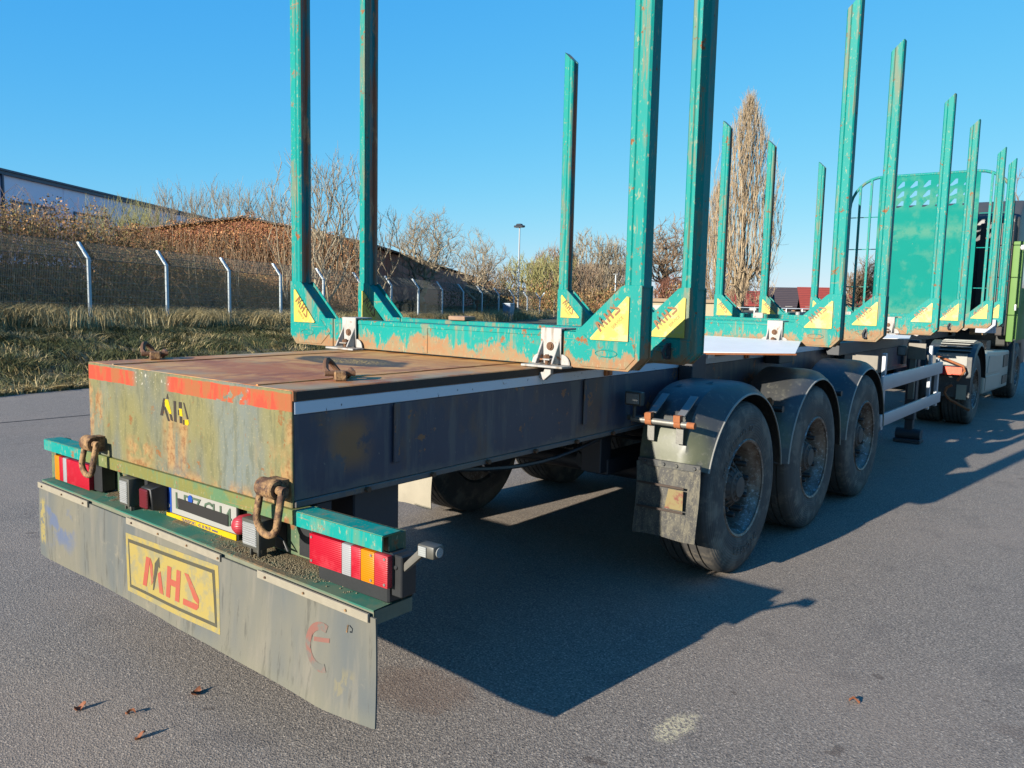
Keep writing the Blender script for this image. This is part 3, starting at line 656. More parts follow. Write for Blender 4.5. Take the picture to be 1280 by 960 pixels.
link('lettering', text_mesh('TRANSPORT - 42 30 90 87 www.', .020, plane_xf(((px0+px1)/2, py-.0068, pz0-.014), (1, 0, 0), (0, 0, 1)), plain('blue_print', srgb(40, 60, 150), .5), ext=.0003), npl)
# tail lamps
b = MB(); b.box(.885, 1.275, .012, .085, .728, .845); b.box(1.275, 1.29, .03, .08, .74, .83); b.box(.90, 1.26, .01, .08, .672, .7275); tr = b.build('tail_lamp', blackp, T, bevel=.006)  # lowest box added to block sun leaking between lamp and shelf
def lens_box(par, x0, x1, z0, z1, m_, name, y0=-.012, y1=.0118): MB().box(x0, x1, y0, y1, z0, z1).build(name, m_, par, bevel=.003, seg=2)
lens_box(tr, .880, 1.052, .733, .842, redl, 'red_lens'); lens_box(tr, 1.053, 1.100, .733, .842, whil, 'white_reflector'); lens_box(tr, 1.101, 1.148, .733, .842, redl, 'red_lens')
lens_box(tr, 1.149, 1.214, .733, .842, ambl, 'amber_lens'); lens_box(tr, 1.215, 1.277, .733, .842, lens('dull_red_lens', srgb(196, 50, 60)), 'red_lens')
b = MB()
for x in (.893, 1.264, 1.2): 
    for z in (.745, .830): b.cyl((x, -.0145, z), (x, -.012, z), .005, n=8)
b.build('lens_screw', steel, tr)
b = MB(); b.box(-1.135, -.705, .012, .085, .712, .840); tl = b.build('tail_lamp', blackp, T, bevel=.006)
lens_box(tl, -1.140, -1.090, .716, .838, ambl, 'amber_lens'); lens_box(tl, -1.089, -1.050, .716, .838, redl, 'red_lens'); lens_box(tl, -1.049, -1.010, .716, .838, whil, 'white_reflector'); lens_box(tl, -1.009, -.775, .716, .838, redl, 'red_lens')
# rubber marker arm
b = MB(); b.prism([(1.285, .765), (1.295, .805), (1.395, .898), (1.405, .870)], 'y', .03, .055); arm = b.build('rubber_marker_arm', plain('dusty_rubber', srgb(112, 108, 100), .8, 0, .25, 30), T, bevel=.006, seg=2)
b = MB(); b.box(1.385, 1.458, .012, .062, .862, .905); o = b.build('marker_lamp_case', lampgrey, arm, bevel=.008, seg=2)
b = MB(); b.box(1.395, 1.428, .0085, .0118, .868, .899); b.cyl((1.458, .038, .883), (1.461, .038, .883), .016); b.build('clear_lens', glassm, arm)
b = MB(); b.box(1.262, 1.31, .02, .09, .70, .84); b.cyl((1.285, .015, .80), (1.285, .02, .80), .008); b.build('lamp_bracket', blackp, T, bevel=.004)
# little curved cable loops behind the bar
for xc in (-.50, .84):
    b = MB(); b.tube([(xc-.05+.1*i/8, .05, .858-.045*math.sin(math.pi*i/8)) for i in range(9)], .008, 6); b.build('cable', blackp, T, smooth=60)
# structure under the box
b = MB(); b.box(.30, .70, .35, .60, .55, .905); b.box(-.70, -.30, .35, .60, .62, .905); b.box(-.75, .75, .12, .2, .62, .90)
b.box(-.45, -.33, 1.0, 9.0, .87, .93); b.box(.33, .45, 1.0, 9.0, .87, .93); b.build('underframe', blackm, T, bevel=.006)

# --- bolsters with stakes
def end_piece(s, hook):
    # s=+1 right, -1 left ; built at y=0 (rear face)
    out = []
    P = lambda pts: [(s*x, z) for x, z in pts]
    b = MB()
    full = [(.875, 1.342), (1.240, 1.342), (1.298, 1.402), (1.298, 1.745), (1.205, 1.745), (1.188, 1.738), (.945, 1.517), (.875, 1.517)]
    b.prism(P(full), 'y', -.006, .004); b.prism(P(full), 'y', .094, .104)
    web = [(.877, 1.346), (1.236, 1.346), (1.292, 1.404), (1.292, 1.74), (1.215, 1.74), (.965, 1.512), (.877, 1.512)]
    b.prism(P(web), 'y', .0042, .0938)
    b.prism(P([(.90, 1.425), (.985, 1.352), (1.225, 1.352), (1.275, 1.405), (1.275, 1.475), (1.03, 1.475), (.99, 1.508)]), 'y', -.010, -.0062)   # arrow-shaped doubler
    e = b.mesh('stake_foot', teal, bevel=.002)
    b = MB(); cx = 1.12
    ov = [(cx+.06*math.cos(t)*1.0+(.0), 1.422+.017*math.sin(t)) for t in [2*math.pi*i/16 for i in range(16)]]
    path = [(s*x, -.0105, z) for x, z in ov]; b.tube(path, .0035, 6, closed=True)
    wl = b.mesh('weld_bead', teal)
    b = MB(); tri = [(1.238, 1.690), (1.238, 1.484), (1.034, 1.484), (1.030, 1.492), (1.226, 1.694)]
    if s < 0: tri = [(x+.012, z) for x, z in tri]
    b.prism(P(tri), 'y', -.0145, -.0102, 0)
    tr_ = b.mesh('yellow_sticker', yel)
    cx0, cz0 = (1.085, 1.502) if s > 0 else (-1.215, 1.660)
    d = Vector((.72, 0, .70)) if s > 0 else Vector((.72, 0, -.70)); u = Vector((-.70, 0, .72)) if s > 0 else Vector((.70, 0, .72))
    lm = logo_mesh(Vector((cx0, -.0146, cz0))+d*.015+u*(.012 if s > 0 else -.045), d, u, .052, (0, -1, 0), [brown_print, dark_print])
    tm = text_mesh('SERVICE', .022, plane_xf(Vector((cx0, -.0150, cz0))+d*.115+u*(-.017 if s > 0 else -.066), d, u), brown_print, ext=.0003)
    return e, wl, tr_, lm, tm
def stake_mesh(s):
    pts = [(1.198, .012), (1.208, .0), (1.229, 0), (1.234, .006), (1.240, 0), (1.288, 0), (1.298, .010), (1.298, .084), (1.288, .094), (1.208, .094), (1.198, .084), (1.198, .068), (1.214, .060), (1.214, .036), (1.198, .028)]
    mis = [0]*10+[1, 1, 1, 1, 1]
    n = len(pts); ztop = 3.90
    v = [(s*x, y, 1.735) for x, y in pts]+[(s*x, y, ztop-(1.298-x)*.95) for x, y in pts]
    b = MB(); b.add(v, [tuple(range(n)), tuple(range(n, 2*n))]); b.mi[-1] = 1
    o = 0; b.f += [(i, (i+1) % n, n+(i+1) % n, n+i) for i in range(n)]; b.mi += mis
    return b.mesh('stake', [teal_stake, scraped], smooth=25)
ends = {1: end_piece(1, 0), -1: end_piece(-1, 0)}; stakes = {1: stake_mesh(1), -1: stake_mesh(-1)}
b = MB(); b.box(-.874, .874, 0, .098, 1.345, 1.515); b.box(-.86, .86, -.0035, -.0002, 1.490, 1.512); b.box(-.10, -.06, -.004, -.0003, 1.35, 1.51); beam_me = b.mesh('bolster', teal, bevel=.004)
def clamp_meshes():
    b = MB()
    b.box(-.062, .062, -.022, -.012, 1.352, 1.530); b.box(-.062, .062, -.012, .112, 1.520, 1.530)
    for sx in (-1, 1):
        b.prism([(-.0225, 1.47), (-.0225, 1.355), (-.085, 1.355)], 'x', sx*.050-.005, sx*.050+.005)
        q = [(sx*.064, 1.350)]+[(sx*(.064+.052*math.cos(t)), 1.350+.052*math.sin(t)) for t in [math.pi/2*i/6 for i in range(7)]]
        b.prism(q, 'y', -.020, -.012)
    b.box(-.125, .125, -.10, -.012, 1.338, 1.349); b.box(-.03, .03, -.072, -.0225, 1.372, 1.380)
    a = b.mesh('clamp', white_worn, bevel=.002)
    c = MB(); c.cyl((0, -.034, 1.440), (0, -.022, 1.440), .015, n=6); c.cyl((0, -.028, 1.440), (0, -.021, 1.440), .021, n=16); c.cyl((.0, -.05, 1.40), (.0, -.05, 1.33), .010, n=10); c.cyl((.0, -.05, 1.395), (.0, -.05, 1.38), .018, n=6)
    d = MB(); d.prism([(.035, 1.337), (.035, 1.305), (-.005, 1.272), (-.045, 1.285), (-.048, 1.31), (-.01, 1.312), (.0, 1.337)], 'y', -.065, -.040)
    return a, c.mesh('bolt', rusty, smooth=30), d.mesh('clamp_hook', white_worn, bevel=.002)
cl = clamp_meshes()
hk = MB(); hk.tube([(1.15, -.006, 1.445), (1.15, -.04, 1.440), (1.138, -.05, 1.41), (1.142, -.04, 1.378), (1.165, -.035, 1.378)], .009, 8); hk.box(1.14, 1.165, -.02, -.006, 1.37, 1.455); hook_me = hk.mesh('rope_hook', blackm, smooth=40)
BY = [1.552, 2.13, 4.59, 5.85, 8.07, 9.58, 11.75, 12.85]
for i, y in enumerate(BY):
    bo = link('bolster', beam_me, T, (0, y, 0))
    for s in (1, -1):
        me, wl, tri, lm, tm = ends[s]
        e = link('stake_foot', me, T, (0, y, 0)); link('weld_bead', wl, e)
        tr_ = link('yellow_sticker', tri, e); link('emblem', lm, e); link('lettering', tm, e)
        link('stake', stakes[s], T, (0, y, 0))
        if i % 2 == 1 and s == 1: link('rope_hook', hook_me, e)
    if i in (1,): continue
    for x in (-.705, .805):
        co = link('clamp', cl[0], T, (x, y, 0)); link('bolt', cl[1], co); link('clamp_hook', cl[2], co)
# bent white sheet lying between the second and third bolster, smaller ones further on
ws = plain('white_sheet_metal', srgb(196, 190, 184), .5, 0, .12, 6)
dim(1); ws = plain('white_sheet_metal', srgb(206, 202, 198), .5, 0, .12, 6); b = MB(); b.prism([(-.1, 3.35), (.82, 3.22), (1.27, 3.72), (1.02, 4.56), (-.1, 4.56)], 'z', 1.3365, 1.3425); b.v = [(x, y, z+(y-3.22)*.035-max(0, x-.8)*.05) for x, y, z in b.v]
b.box(.70, .86, 3.25, 3.35, 1.30, 1.336)
b.build('white_sheet', ws, T, bevel=.001)
dim(.45); b = MB(); b.prism([(.78, 3.17), (.84, 3.19), (1.29, 3.69), (1.27, 3.72)], 'z', 1.326, 1.336); b.build('rusty_sheet_edge', rust_orange, T)
b = MB(); b.prism([(.60, 6.55), (.82, 6.5), (1.27, 6.95), (1.1, 7.8), (.6, 8.0)], 'z', 1.3365, 1.3425); b.build('white_sheet', ws, T)
b = MB(); b.prism([(.70, 1.70), (.98, 1.72), (1.06, 2.0), (.86, 2.12), (.70, 2.1)], 'z', 1.336, 1.341); b.build('white_sheet', ws, T)
# timber blocks on the second bolster (pale rusty pads)
b = MB(); b.box(-.42, -.28, -.02, .09, 1.518, 1.545); b.build('rusty_pad', plain('tan_pad', srgb(176, 140, 112), .7, 0, .3, 25), T, bevel=.004, loc=(0, 2.13, 0))
# small amber markers
for y in (2.13, 4.1, 6.4):
    b = MB(); b.box(HW+.001, HW+.02, y-.035, y+.035, 1.252, 1.284); o = b.build('side_marker_lamp', plain('amber_plastic', srgb(214, 120, 10), .3), T, bevel=.004)
    MB().box(HW+.0205, HW+.0225, y-.018, y-.002, 1.258, 1.278).build('rust_spot', rust_orange, o)
# black rails, air tank, front side parts
b = MB(); b.box(.80, .92, 5.9, 8.3, 1.20, 1.315); b.box(.78, .86, 6.28, 6.60, 1.00, 1.33); b.box(.78, .9, 4.45, 4.75, 1.2, 1.335); b.box(.775, .87, 3.0, 3.2, 1.12, 1.333); b.build('side_rail', blackm, T, bevel=.005)
b = MB(); b.cyl((.55, 6.6, .95), (.55, 8.2, .95), .17, n=24); b.build('air_tank', blackm, T, smooth=50)
b = MB(); b.box(.95, 1.18, 6.20, 6.22, .96, 1.20); b.box(1.00, 1.06, 8.30, 8.36, .60, 1.22); b.box(.98, 1.16, 8.28, 8.30, 1.06, 1.24); o = b.build('grey_support_plate', plain('grey_galvanised', srgb(150, 142, 130), .6, .2, .2, 14), T, bevel=.002)
b = MB(); b.box(.90, 1.0, 8.10, 8.2, 1.10, 1.21); o = b.build('work_light', lampgrey, T, bevel=.012, seg=2); MB().box(.915, .99, 8.095, 8.0985, 1.112, 1.198).build('lamp_lens', glassm, o, bevel=.001)
b = MB(); b.box(1.225, 1.255, 6.15, 8.78, .885, 1.020); b.box(1.225, 1.255, 6.15, 8.78, .548, .665); sg = b.build('side_guard', alu, T, bevel=.006, seg=2)
b = MB(); b.box(1.19, 1.224, 8.70, 8.775, .50, 1.05); b.box(1.19, 1.224, 8.30, 8.36, .5, 1.22); b.box(1.19, 1.224, 6.3, 6.36, .5, 1.22); b.build('guard_post', alu, sg, bevel=.003)
# landing gear
for s in (1, -1):
    b = MB(); b.box(s*.90-.06, s*.90+.06, 8.92, 9.04, .28, 1.25); lg = b.build('landing_leg', blackm, T, bevel=.008)
    b = MB(); b.box(s*.90-.045, s*.90+.045, 8.935, 9.025, .12, .28); b.cyl((s*.90-.14, 8.98, .10), (s*.90+.14, 8.98, .10), .075, n=16); b.box(s*.90-.15, s*.90+.15, 8.88, 9.08, .004, .05); b.build('foot', blackm, lg, bevel=.005)
b = MB(); b.box(-.8, .8, 8.9, 9.06, .95, 1.1); b.cyl((-.9, 8.98, .8), (.9, 8.98, .8), .025); b.build('landing_gear_crossbar', blackm, T, bevel=.005)
# gooseneck to the front
b = MB(); b.box(-.55, -.40, 9.2, 13.5, 1.16, 1.332); b.box(.40, .55, 9.2, 13.5, 1.16, 1.332); b.box(-.55, .55, 12.9, 13.2, 1.17, 1.33)
b.prism([(9.0, .93), (9.2, .93), (9.8, 1.16), (9.8, 1.33), (9.0, 1.33)], 'x', .38, .57); b.prism([(9.0, .93), (9.2, .93), (9.8, 1.16), (9.8, 1.33), (9.0, 1.33)], 'x', -.57, -.38); b.build('gooseneck', blackm, T, bevel=.006)
# axles and suspension
AX = [3.006, 4.320, 5.635]
for y in AX:
    b = MB(); b.cyl((-.95, y, .535), (.95, y, .535), .065, n=16); b.box(-.60, -.44, y-.55, y+.2, .60, .70); b.box(.44, .60, y-.55, y+.2, .60, .70)
    ax_ = b.build('axle', blackm, T, bevel=.006)
    for s in (1, -1):
        b = MB(); b.lathe([(.56, .0), (.56, .11), (.60, .14), (.66, .14), (.70, .12), (.74, .14), (.80, .14), (.84, .11), (.90, .11)], (s*.52, y+.34, 0), 20, ax='z'); b.build('air_spring', blackp, ax_, smooth=60)
        b = MB(); b.box(s*.52-.07, s*.52+.07, y-.62, y-.50, .62, .91); b.build('spring_hanger', blackm, ax_, bevel=.005)
        b = MB(); b.cyl((s*.34, y-.12, .60), (s*.34, y-.30, .63), .075, .075, 16); b.cyl((s*.34, y-.30, .63), (s*.34, y-.42, .65), .055, .06, 16); b.build('brake_chamber', blackm, ax_, smooth=40)
        b = MB(); b.tube([(s*.34, y-.40, .66), (s*.30, y-.5, .74), (s*.32, y-.3, .84), (s*.40, y-.1, .90)], .009, 6); b.build('air_line', blackp, ax_, smooth=60)
        b = MB(); b.lathe([(s*.70, .12), (s*.70, .21), (s*.92, .21), (s*.92, .12)], (0, y, .535), 28); b.build('brake_drum', blackm, ax_)
# wheels
def wheel_meshes():
    tp = [(-.035, .292), (-.014, .305), (-.004, .345), (0, .40), (-.004, .43), (-.003, .436), (-.010, .47), (-.022, .505), (-.038, .524), (-.060, .533)]
    x = -.075
    tr_ = [(-.075, .534)]
    for gx in (-.10, -.155, -.21, -.265, -.32):
        tr_ += [(gx+.006, .535), (gx+.005, .522), (gx-.005, .522), (gx-.006, .535)]
    tp += tr_+[(-.345, .530), (-.365, .505), (-.385, .40), (-.375, .31), (-.35, .292)]
    t = MB(); t.lathe(tp, n=64, close=True)
    tread = t.mesh('tyre', tyrem, smooth=28)
    r = MB(); rp = [(-.012, .287), (-.006, .300), (-.014, .307), (-.020, .296), (-.040, .288), (-.060, .270), (-.120, .262), (-.165, .262), (-.178, .245), (-.170, .215), (-.150, .195), (-.146, .120), (-.36, .110), (-.36, .29)]
    r.lathe(rp, n=48)
    rim = r.mesh('wheel', rimm, smooth=35)
    h = MB(); h.lathe([(-.147, .15), (-.138, .148), (-.130, .122), (-.080, .112), (-.070, .100), (-.055, .094), (-.048, .070), (-.036, .064), (-.032, .0)], n=32)
    for k in range(14):
        a = 2*math.pi*k/14; ca, sa = math.cos(a), math.sin(a); px_, py_ = -sa*.008, ca*.008
        v = []
        for rr_, hh in ((.070, -.040), (.142, -.100)):
            for q in (-1, 1):
                v += [(hh, rr_*ca+px_*q, rr_*sa+py_*q), (-.14, rr_*ca+px_*q, rr_*sa+py_*q)]
        h.add(v, [(0, 2, 6, 4), (1, 5, 7, 3), (0, 4, 5, 1), (2, 3, 7, 6), (0, 1, 3, 2), (4, 6, 7, 5)])
    hub = h.mesh('hub', hubm, smooth=30)
    n_ = MB(); n_.lathe([(-.135, .020), (-.120, .024), (-.112, .018), (-.066, .018), (-.056, .012), (-.056, 0)], n=10); nut = n_.mesh('wheel_nut', nutm, smooth=40)
    return tread, rim, hub, nut
tyre_me, rim_me, hub_me, nut_me = wheel_meshes()
rubber_txt = plain('raised_tyre_lettering', srgb(122, 118, 112), .7)
def wheel(parent, x, y, z, s, k=1.0, rot=0):
    w_ = link('wheel', rim_me, parent, (x, y, z)); w_.scale = (k, k, k)
    w_.rotation_euler = (rot, 0, 0) if s > 0 else (rot, 0, math.pi)
    link('tyre', tyre_me, w_); link('hub', hub_me, w_)
    for i in range(10):
        a = 2*math.pi*i/10+.15; link('wheel_nut', nut_me, w_, (0, .176*math.cos(a), .176*math.sin(a)))
    return w_
for i, y in enumerate(AX):
    for s in (1, -1):
        w_ = wheel(T, s*1.262, y, .535, s, rot=0 if s > 0 else .3*i)
        if s > 0 and i == 0:
            def ring_text(body, r, a0, size, da):
                mbs = []
                for q, ch in enumerate(body):
                    if ch == ' ': continue
                    a = a0+q*da; rd = Vector((0, math.cos(a), math.sin(a))); td = Vector((0, math.sin(a), -math.cos(a)))
                    td = -td if math.sin(a) < 0 and False else td
                    xd = -Vector((0, -math.sin(a), math.cos(a)))
                    link('raised_lettering', text_mesh(ch, size, plane_xf(Vector((.0015, 0, 0))+rd*r, xd, rd), rubber_txt, ext=.0012), w_)
            ring_text('Neo Allroads T2', .372, R_(158), .052, -R_(5.4))
            ring_text('DECAFER', .385, R_(-62), .06, -R_(8))
# mudguards
def mudguard_mesh(a0, a1, sq=0):
    prof = [(-.40, .640), (-.39, .652), (-.16, .655), (-.11, .652), (-.06, .640), (-.02, .612), (-.002, .592), (.004, .588), (.004, .580), (-.006, .584), (-.024, .604), (-.065, .630), (-.12, .640), (-.39, .640)]
    n = 26; v = []
    for i in range(n+1):
        a = a0+(a1-a0)*i/n
        for px_, r in prof:
            e_ = (abs(math.cos(a))**3.4+abs(math.sin(a))**3.4)**(-1/3.4) if sq and a < math.pi/2 else 1
            q_ = r*(1+(e_-1)*min(1, max(0, (-px_-.015)/.10))); v.append((px_, -q_*math.cos(a), q_*math.sin(a)))
    L = len(prof); f = []; mi = []
    for i in range(n):
        for j in range(L):
            f.append((i*L+j, i*L+(j+1) % L, (i+1)*L+(j+1) % L, (i+1)*L+j)); mi.append(1 if 6 <= j <= 8 else 0)
    f += [tuple(range(L)), tuple(range(n*L, n*L+L))]; mi += [0, 0]
    b = MB(); b.v = v; b.f = f; b.mi = mi; return b.mesh('mudguard', [guardm, guard_edge], smooth=30)
mg_first = mudguard_mesh(R_(18), R_(174), 1); mg_rest = mudguard_mesh(R_(4), R_(178))
for i, y in enumerate(AX):
    for s in (1, -1):
        o = link('mudguard', mg_first if i == 0 else mg_rest, T, (s*1.262, y, .535))
        if s < 0: o.scale = (-1, 1, 1)
        if s > 0:
            b = MB(); b.cyl((-.45, .0, .0), (-.10, .0, .0), .018, n=12); tb = b.build('mudguard_tube', guardm if i else steel, o, loc=(.0 if i else .02, -.685 if i == 0 else -.635, .46 if i == 0 else .42), smooth=60)
            if i == 0:
                MB().cyl((-.10, 0, 0), (-.055, 0, 0), .0185, n=12).build('rusty_tube_end', rust_orange, tb, smooth=60)
                for xs_ in (-.335, -.155):
                    b = MB(); b.lathe([(xs_-.02, .024), (xs_+.02, .024), (xs_+.02, .019), (xs_-.02, .019)], n=14, close=True); b.box(xs_-.02, xs_+.02, -.028, .01, .012, .05); b.build('rusty_clip', rust_orange, tb)
                    b = MB(); b.prism([(.022, .045), (.185, .142), (.190, .136), (.030, .038)], 'x', xs_-.024, xs_+.024); b.prism([(.018, -.01), (.018, -.115), (.024, -.115), (.026, -.01)], 'x', xs_-.022, xs_+.022); b.build('strap', steel, tb, bevel=.001)
            else:
                b = MB(); b.lathe([(-.15, .024), (-.11, .024), (-.11, .019), (-.15, .019)], n=14, close=True); b.box(-.15, -.11, -.026, .01, .012, .055); b.cyl((-.13, -.022, .055), (-.13, -.012, .055), .02); b.build('rusty_clip', rust_orange if i == 1 else steel, tb)
                MB().cyl((-.12, 0, 0), (-.04, 0, 0), .024, n=14).build('tube_cap', blackp, tb)
            if i == 0:
                b = MB()
                for aa, xx in ((-.40, -.30), (-.16, -.16)): pass
                for yy, zz_, xx in ((-.36, .625, -.32), (-.25, .645, -.17)): b.add([(xx-.02, yy, zz_+.004), (xx+.02, yy+.01, zz_+.006), (xx+.018, yy+.045, zz_+.018), (xx, yy+.03, zz_+.014)], [(0, 1, 2, 3)])
                b.build('torn_slot', blackp, o, smooth=0)
# mud flap of the first right wheel, and the pale one on the left
b = MB(); ncol = 8
def flap_grid(x0, x1, z0, z1, y0, bend, th=.006):
    b = MB(); nx, nz = 8, 8; V = []; 
    for t_ in (0, th):
        for j in range(nz+1):
            for i in range(nx+1):
                u = i/nx; v_ = j/nz; V.append((x0+(x1-x0)*u+.01*math.sin(v_*4), y0+t_+bend*math.sin(v_*math.pi*.8)+.02*(u-.5)**2*4*(-1)+.006*math.sin(u*9+v_*3), z1+(z0-z1)*v_+.006*math.sin(u*7)*v_))
    N = (nx+1)*(nz+1); F = []
    for j in range(nz):
        for i in range(nx): a = j*(nx+1)+i; F += [(a, a+1, a+nx+2, a+nx+1), (N+a, N+a+nx+1, N+a+nx+2, N+a+1)]
    for i in range(nx): a = nz*(nx+1)+i; F.append((a, a+1, N+a+1, N+a)); F.append((i, N+i, N+i+1, i+1))
    for j in range(nz): a = j*(nx+1); F.append((a, a+nx+1, N+a+nx+1, N+a)); a += nx; F.append((a, N+a, N+a+nx+1, a+nx+1))
    b.add(V, F); return b
mf = flap_grid(.872, 1.268, .335, .755, 2.345, -.02).build('mud_flap', muddy, T, smooth=50)
b = MB(); b.box(.90, 1.19, 2.288, 2.292, .50, .512); b.box(.90, 1.19, 2.288, 2.292, .638, .650); b.build('flap_print', plain('faded_dark_print', srgb(70, 52, 40), .7, 0, .4, 40), mf)
b = MB(); b.prism([(1.08, .52), (1.19, .52), (1.19, .632), (1.10, .632)], 'y', 2.286, 2.290); b.build('flap_print', sticker_mat('faded_red_yellow', srgb(150, 132, 84), srgb(136, 70, 54), .47), mf)
b = MB(); b.box(.875, 1.262, 2.335, 2.352, .735, .775); 
for x in (.92, 1.04, 1.12, 1.23): b.cyl((x, 2.325, .756), (x, 2.335, .756), .011, n=8)
b.build('flap_fixing_strip', guardm, T, bevel=.002)
flap_grid(-1.15, -.78, .15, .60, 2.40, -.03).build('mud_flap', palegrey_flap, T, smooth=50)
# work lights on side
b = MB(); b.box(.80, .905, 2.285, 2.33, 1.075, 1.155); b.box(.845, .862, 2.30, 2.32, 1.0, 1.075); b.cyl((.80, 2.33, 1.0), (.92, 2.33, 1.0), .018); o = b.build('work_light', lampgrey, T, bevel=.006)
MB().box(.812, .893, 2.280, 2.2845, 1.086, 1.144).build('lamp_lens', glassm, o, bevel=.001)

# --- headboard
HY = 13.35
b = MB(); 
# plate with three rows of triangular openings
Hx, Hz0, Hz1 = .76, 1.45, 3.80
rows = [3.66, 3.50, 3.34]; tri_x = [-.62, -.42, -.22, -.02, .18, .38, .58]
bm = bmesh.new()
def tri_at(cx, cz, up): s_ = .052; return [(cx-s_, cz-s_), (cx+s_, cz+s_), (cx-s_*.2, cz+s_)] if up else [(cx-s_, cz-s_*.8), (cx+s_, cz-s_*.3), (cx+s_*.6, cz+s_)]
# strips: build plate as cells, openings as quads left out (with a cut corner)
cell = MB()
def plate_rect(x0, x1, z0, z1): cell.box(x0, x1, HY, HY+.006, z0, z1)
ztops = 3.72; plate_rect(-Hx, Hx, ztops, Hz1); prev = ztops
for r_ in rows:
    z1_, z0_ = r_+.055, r_-.055
    if prev-z1_ > .001: plate_rect(-Hx, Hx, z1_, prev)
    xx = -Hx
    for cx in tri_x:
        plate_rect(xx, cx-.055, z0_, z1_)
        cell.prism([(cx-.055, z1_), (cx-.055, z0_+.02), (cx+.02, z1_)], 'y', HY, HY+.006)
        cell.prism([(cx+.055, z0_), (cx+.055, z0_+.035), (cx-.02, z0_)], 'y', HY, HY+.006)
        xx = cx+.055
    plate_rect(xx, Hx, z0_, z1_); prev = z0_
plate_rect(-Hx, Hx, Hz0, prev)
hb = cell.build('headboard_plate', headm, T, smooth=0)
b = MB(); rr_ = .62
path = [(-1.24, HY+.04, 1.45), (-1.24, HY+.04, 3.25)]+[(-1.24+.52*(1-math.cos(t)), HY+.04, 3.30+.52*math.sin(t)) for t in [math.pi/2*i/8 for i in range(9)]]
path += [(1.24-.52*(1-math.cos(t)), HY+.04, 3.30+.52*math.sin(t)) for t in [math.pi/2*i/8 for i in range(8, -1, -1)]]+[(1.24, HY+.04, 1.45)]
b.tube(path, .024, 8)
hf = b.build('headboard_frame', teal_stake, T, smooth=60)
for x in (-1.08, -.90, .92, 1.08):
    zt_ = 3.30+math.sqrt(max(0, .52**2-max(0, abs(x)-.72)**2)); b = MB(); b.box(x-.018, x+.018, HY+.02, HY+.05, 1.45, zt_); b.build('upright_bar', teal_stake, hf)
b = MB()
for z in (1.95, 2.6, 3.15): b.cyl((-1.22, HY+.06, z), (-.76, HY+.06, z), .008, n=6); b.cyl((.76, HY+.06, z), (1.22, HY+.06, z), .008, n=6)
b.build('cross_rod', teal_stake, hf)
b = MB(); b.box(-1.24, 1.24, HY-.05, HY+.1, 1.34, 1.45); b.box(.80, 1.0, HY-.15, HY+.2, 1.2, 1.34); b.build('headboard_base', teal, T, bevel=.004)
b = MB(); b.box(.95, 1.22, 12.75, 12.85, 1.25, 1.46); b.build('white_marker_block', plain('white_block', srgb(190, 196, 210), .5), T, bevel=.004)

dim(.7)
# ------------------------------------------------------------------ the tractor truck
K = thing('tractor_truck', 'grey and light green tractor truck coupled to the front of the trailer', 'truck')
for s in (1, -1):
    wheel(K, s*1.235, 11.30, .505, s, .945); wheel(K, s*1.02 if False else s*.87, 11.30, .505, s, .945)
    wheel(K, s*1.235, 15.65, .505, s, .945)
b = MB(); b.box(-.43, -.34, 10.1, 16.3, .72, 1.0); b.box(.34, .43, 10.1, 16.3, .72, 1.0); b.box(-.43, .43, 10.1, 10.2, .7, 1.0); b.cyl((-.9, 11.3, .505), (.9, 11.3, .505), .1); b.cyl((-.9, 15.15, .505), (.9, 15.15, .505), .08); b.box(-.45, .45, 10.8, 11.8, 1.0, 1.15)
b.build('chassis', blackm, K, bevel=.006)
# drive wheel fender with pale ribbed top
def fender(s):
    b = MB(); prof = []; n = 22; V = []
    for i in range(n+1):
        a = R_(-14)+R_(188)*i/n
        rr_ = .60 if a > 0 else .60
        for px_, dr in ((-.60, 0), (-.60, .014), (-.05, .014), (-.015, -.002), (.0, -.05), (-.01, -.05), (-.03, -.012), (-.06, 0)):
            V.append((s*(1.27+px_), 11.30-(rr_+dr)*math.cos(a), .56+(rr_+dr)*math.sin(a)))
    L = 8; F = []; MI = []
    for i in range(n):
        for j in range(L): F.append((i*L+j, i*L+(j+1) % L, (i+1)*L+(j+1) % L, (i+1)*L+j)); MI.append(0)
    F += [tuple(range(L)), tuple(range(n*L, n*L+L))]; MI += [0, 0]; b.v = V; b.f = F; b.mi = MI
    return b.build('fender', guardm, K, smooth=35)
fr = fender(1); fender(-1)
b = MB()
for i in range(9):
    a = R_(52+8*i); 
    b.box(.80, 1.20, 11.30-.622*math.cos(a)-.036, 11.30-.622*math.cos(a)+.036, .56+.622*math.sin(a)-.006, .56+.622*math.sin(a)+.004)
b.build('pale_tread_strip', plain('pale_aluminium', srgb(140, 140, 134), .5, .2, .1, 10), fr)
b = MB(); b.box(.70, 1.26, 10.68, 10.70, .42, .98); rp = b.build('rear_fender_panel', guardm, K, bevel=.004)
b = MB(); b.box(.82, 1.20, 10.672, 10.678, .86, 1.02); b.build('pale_plate', plain('pale_ribbed_plate', srgb(140, 138, 130), .5), rp)
b = MB(); b.box(.76, 1.17, 10.62, 10.675, .72, .85); tlk = b.build('tail_lamp', blackp, K, bevel=.008)
MB().box(.765, .95, 10.61, 10.6195, .73, .84).build('red_lens', redl, tlk, bevel=.002); MB().box(.951, 1.16, 10.61, 10.6195, .73, .84).build('amber_lens', lens('orange_red_lens', srgb(214, 70, 20)), tlk, bevel=.002)
b = MB(); b.box(1.10, 1.22, 10.655, 10.678, .40, .60); b.build('pale_mud_flap', plain('pale_flap', srgb(150, 144, 126), .6), K)
b = MB(); b.tube([(.86, 10.60, .97), (1.02, 10.56, .92), (1.18, 10.56, .86), (1.2, 10.56, .80), (1.12, 10.56, .66)], .017, 8); b.build('orange_brown_hose', rust_orange, K, smooth=60)
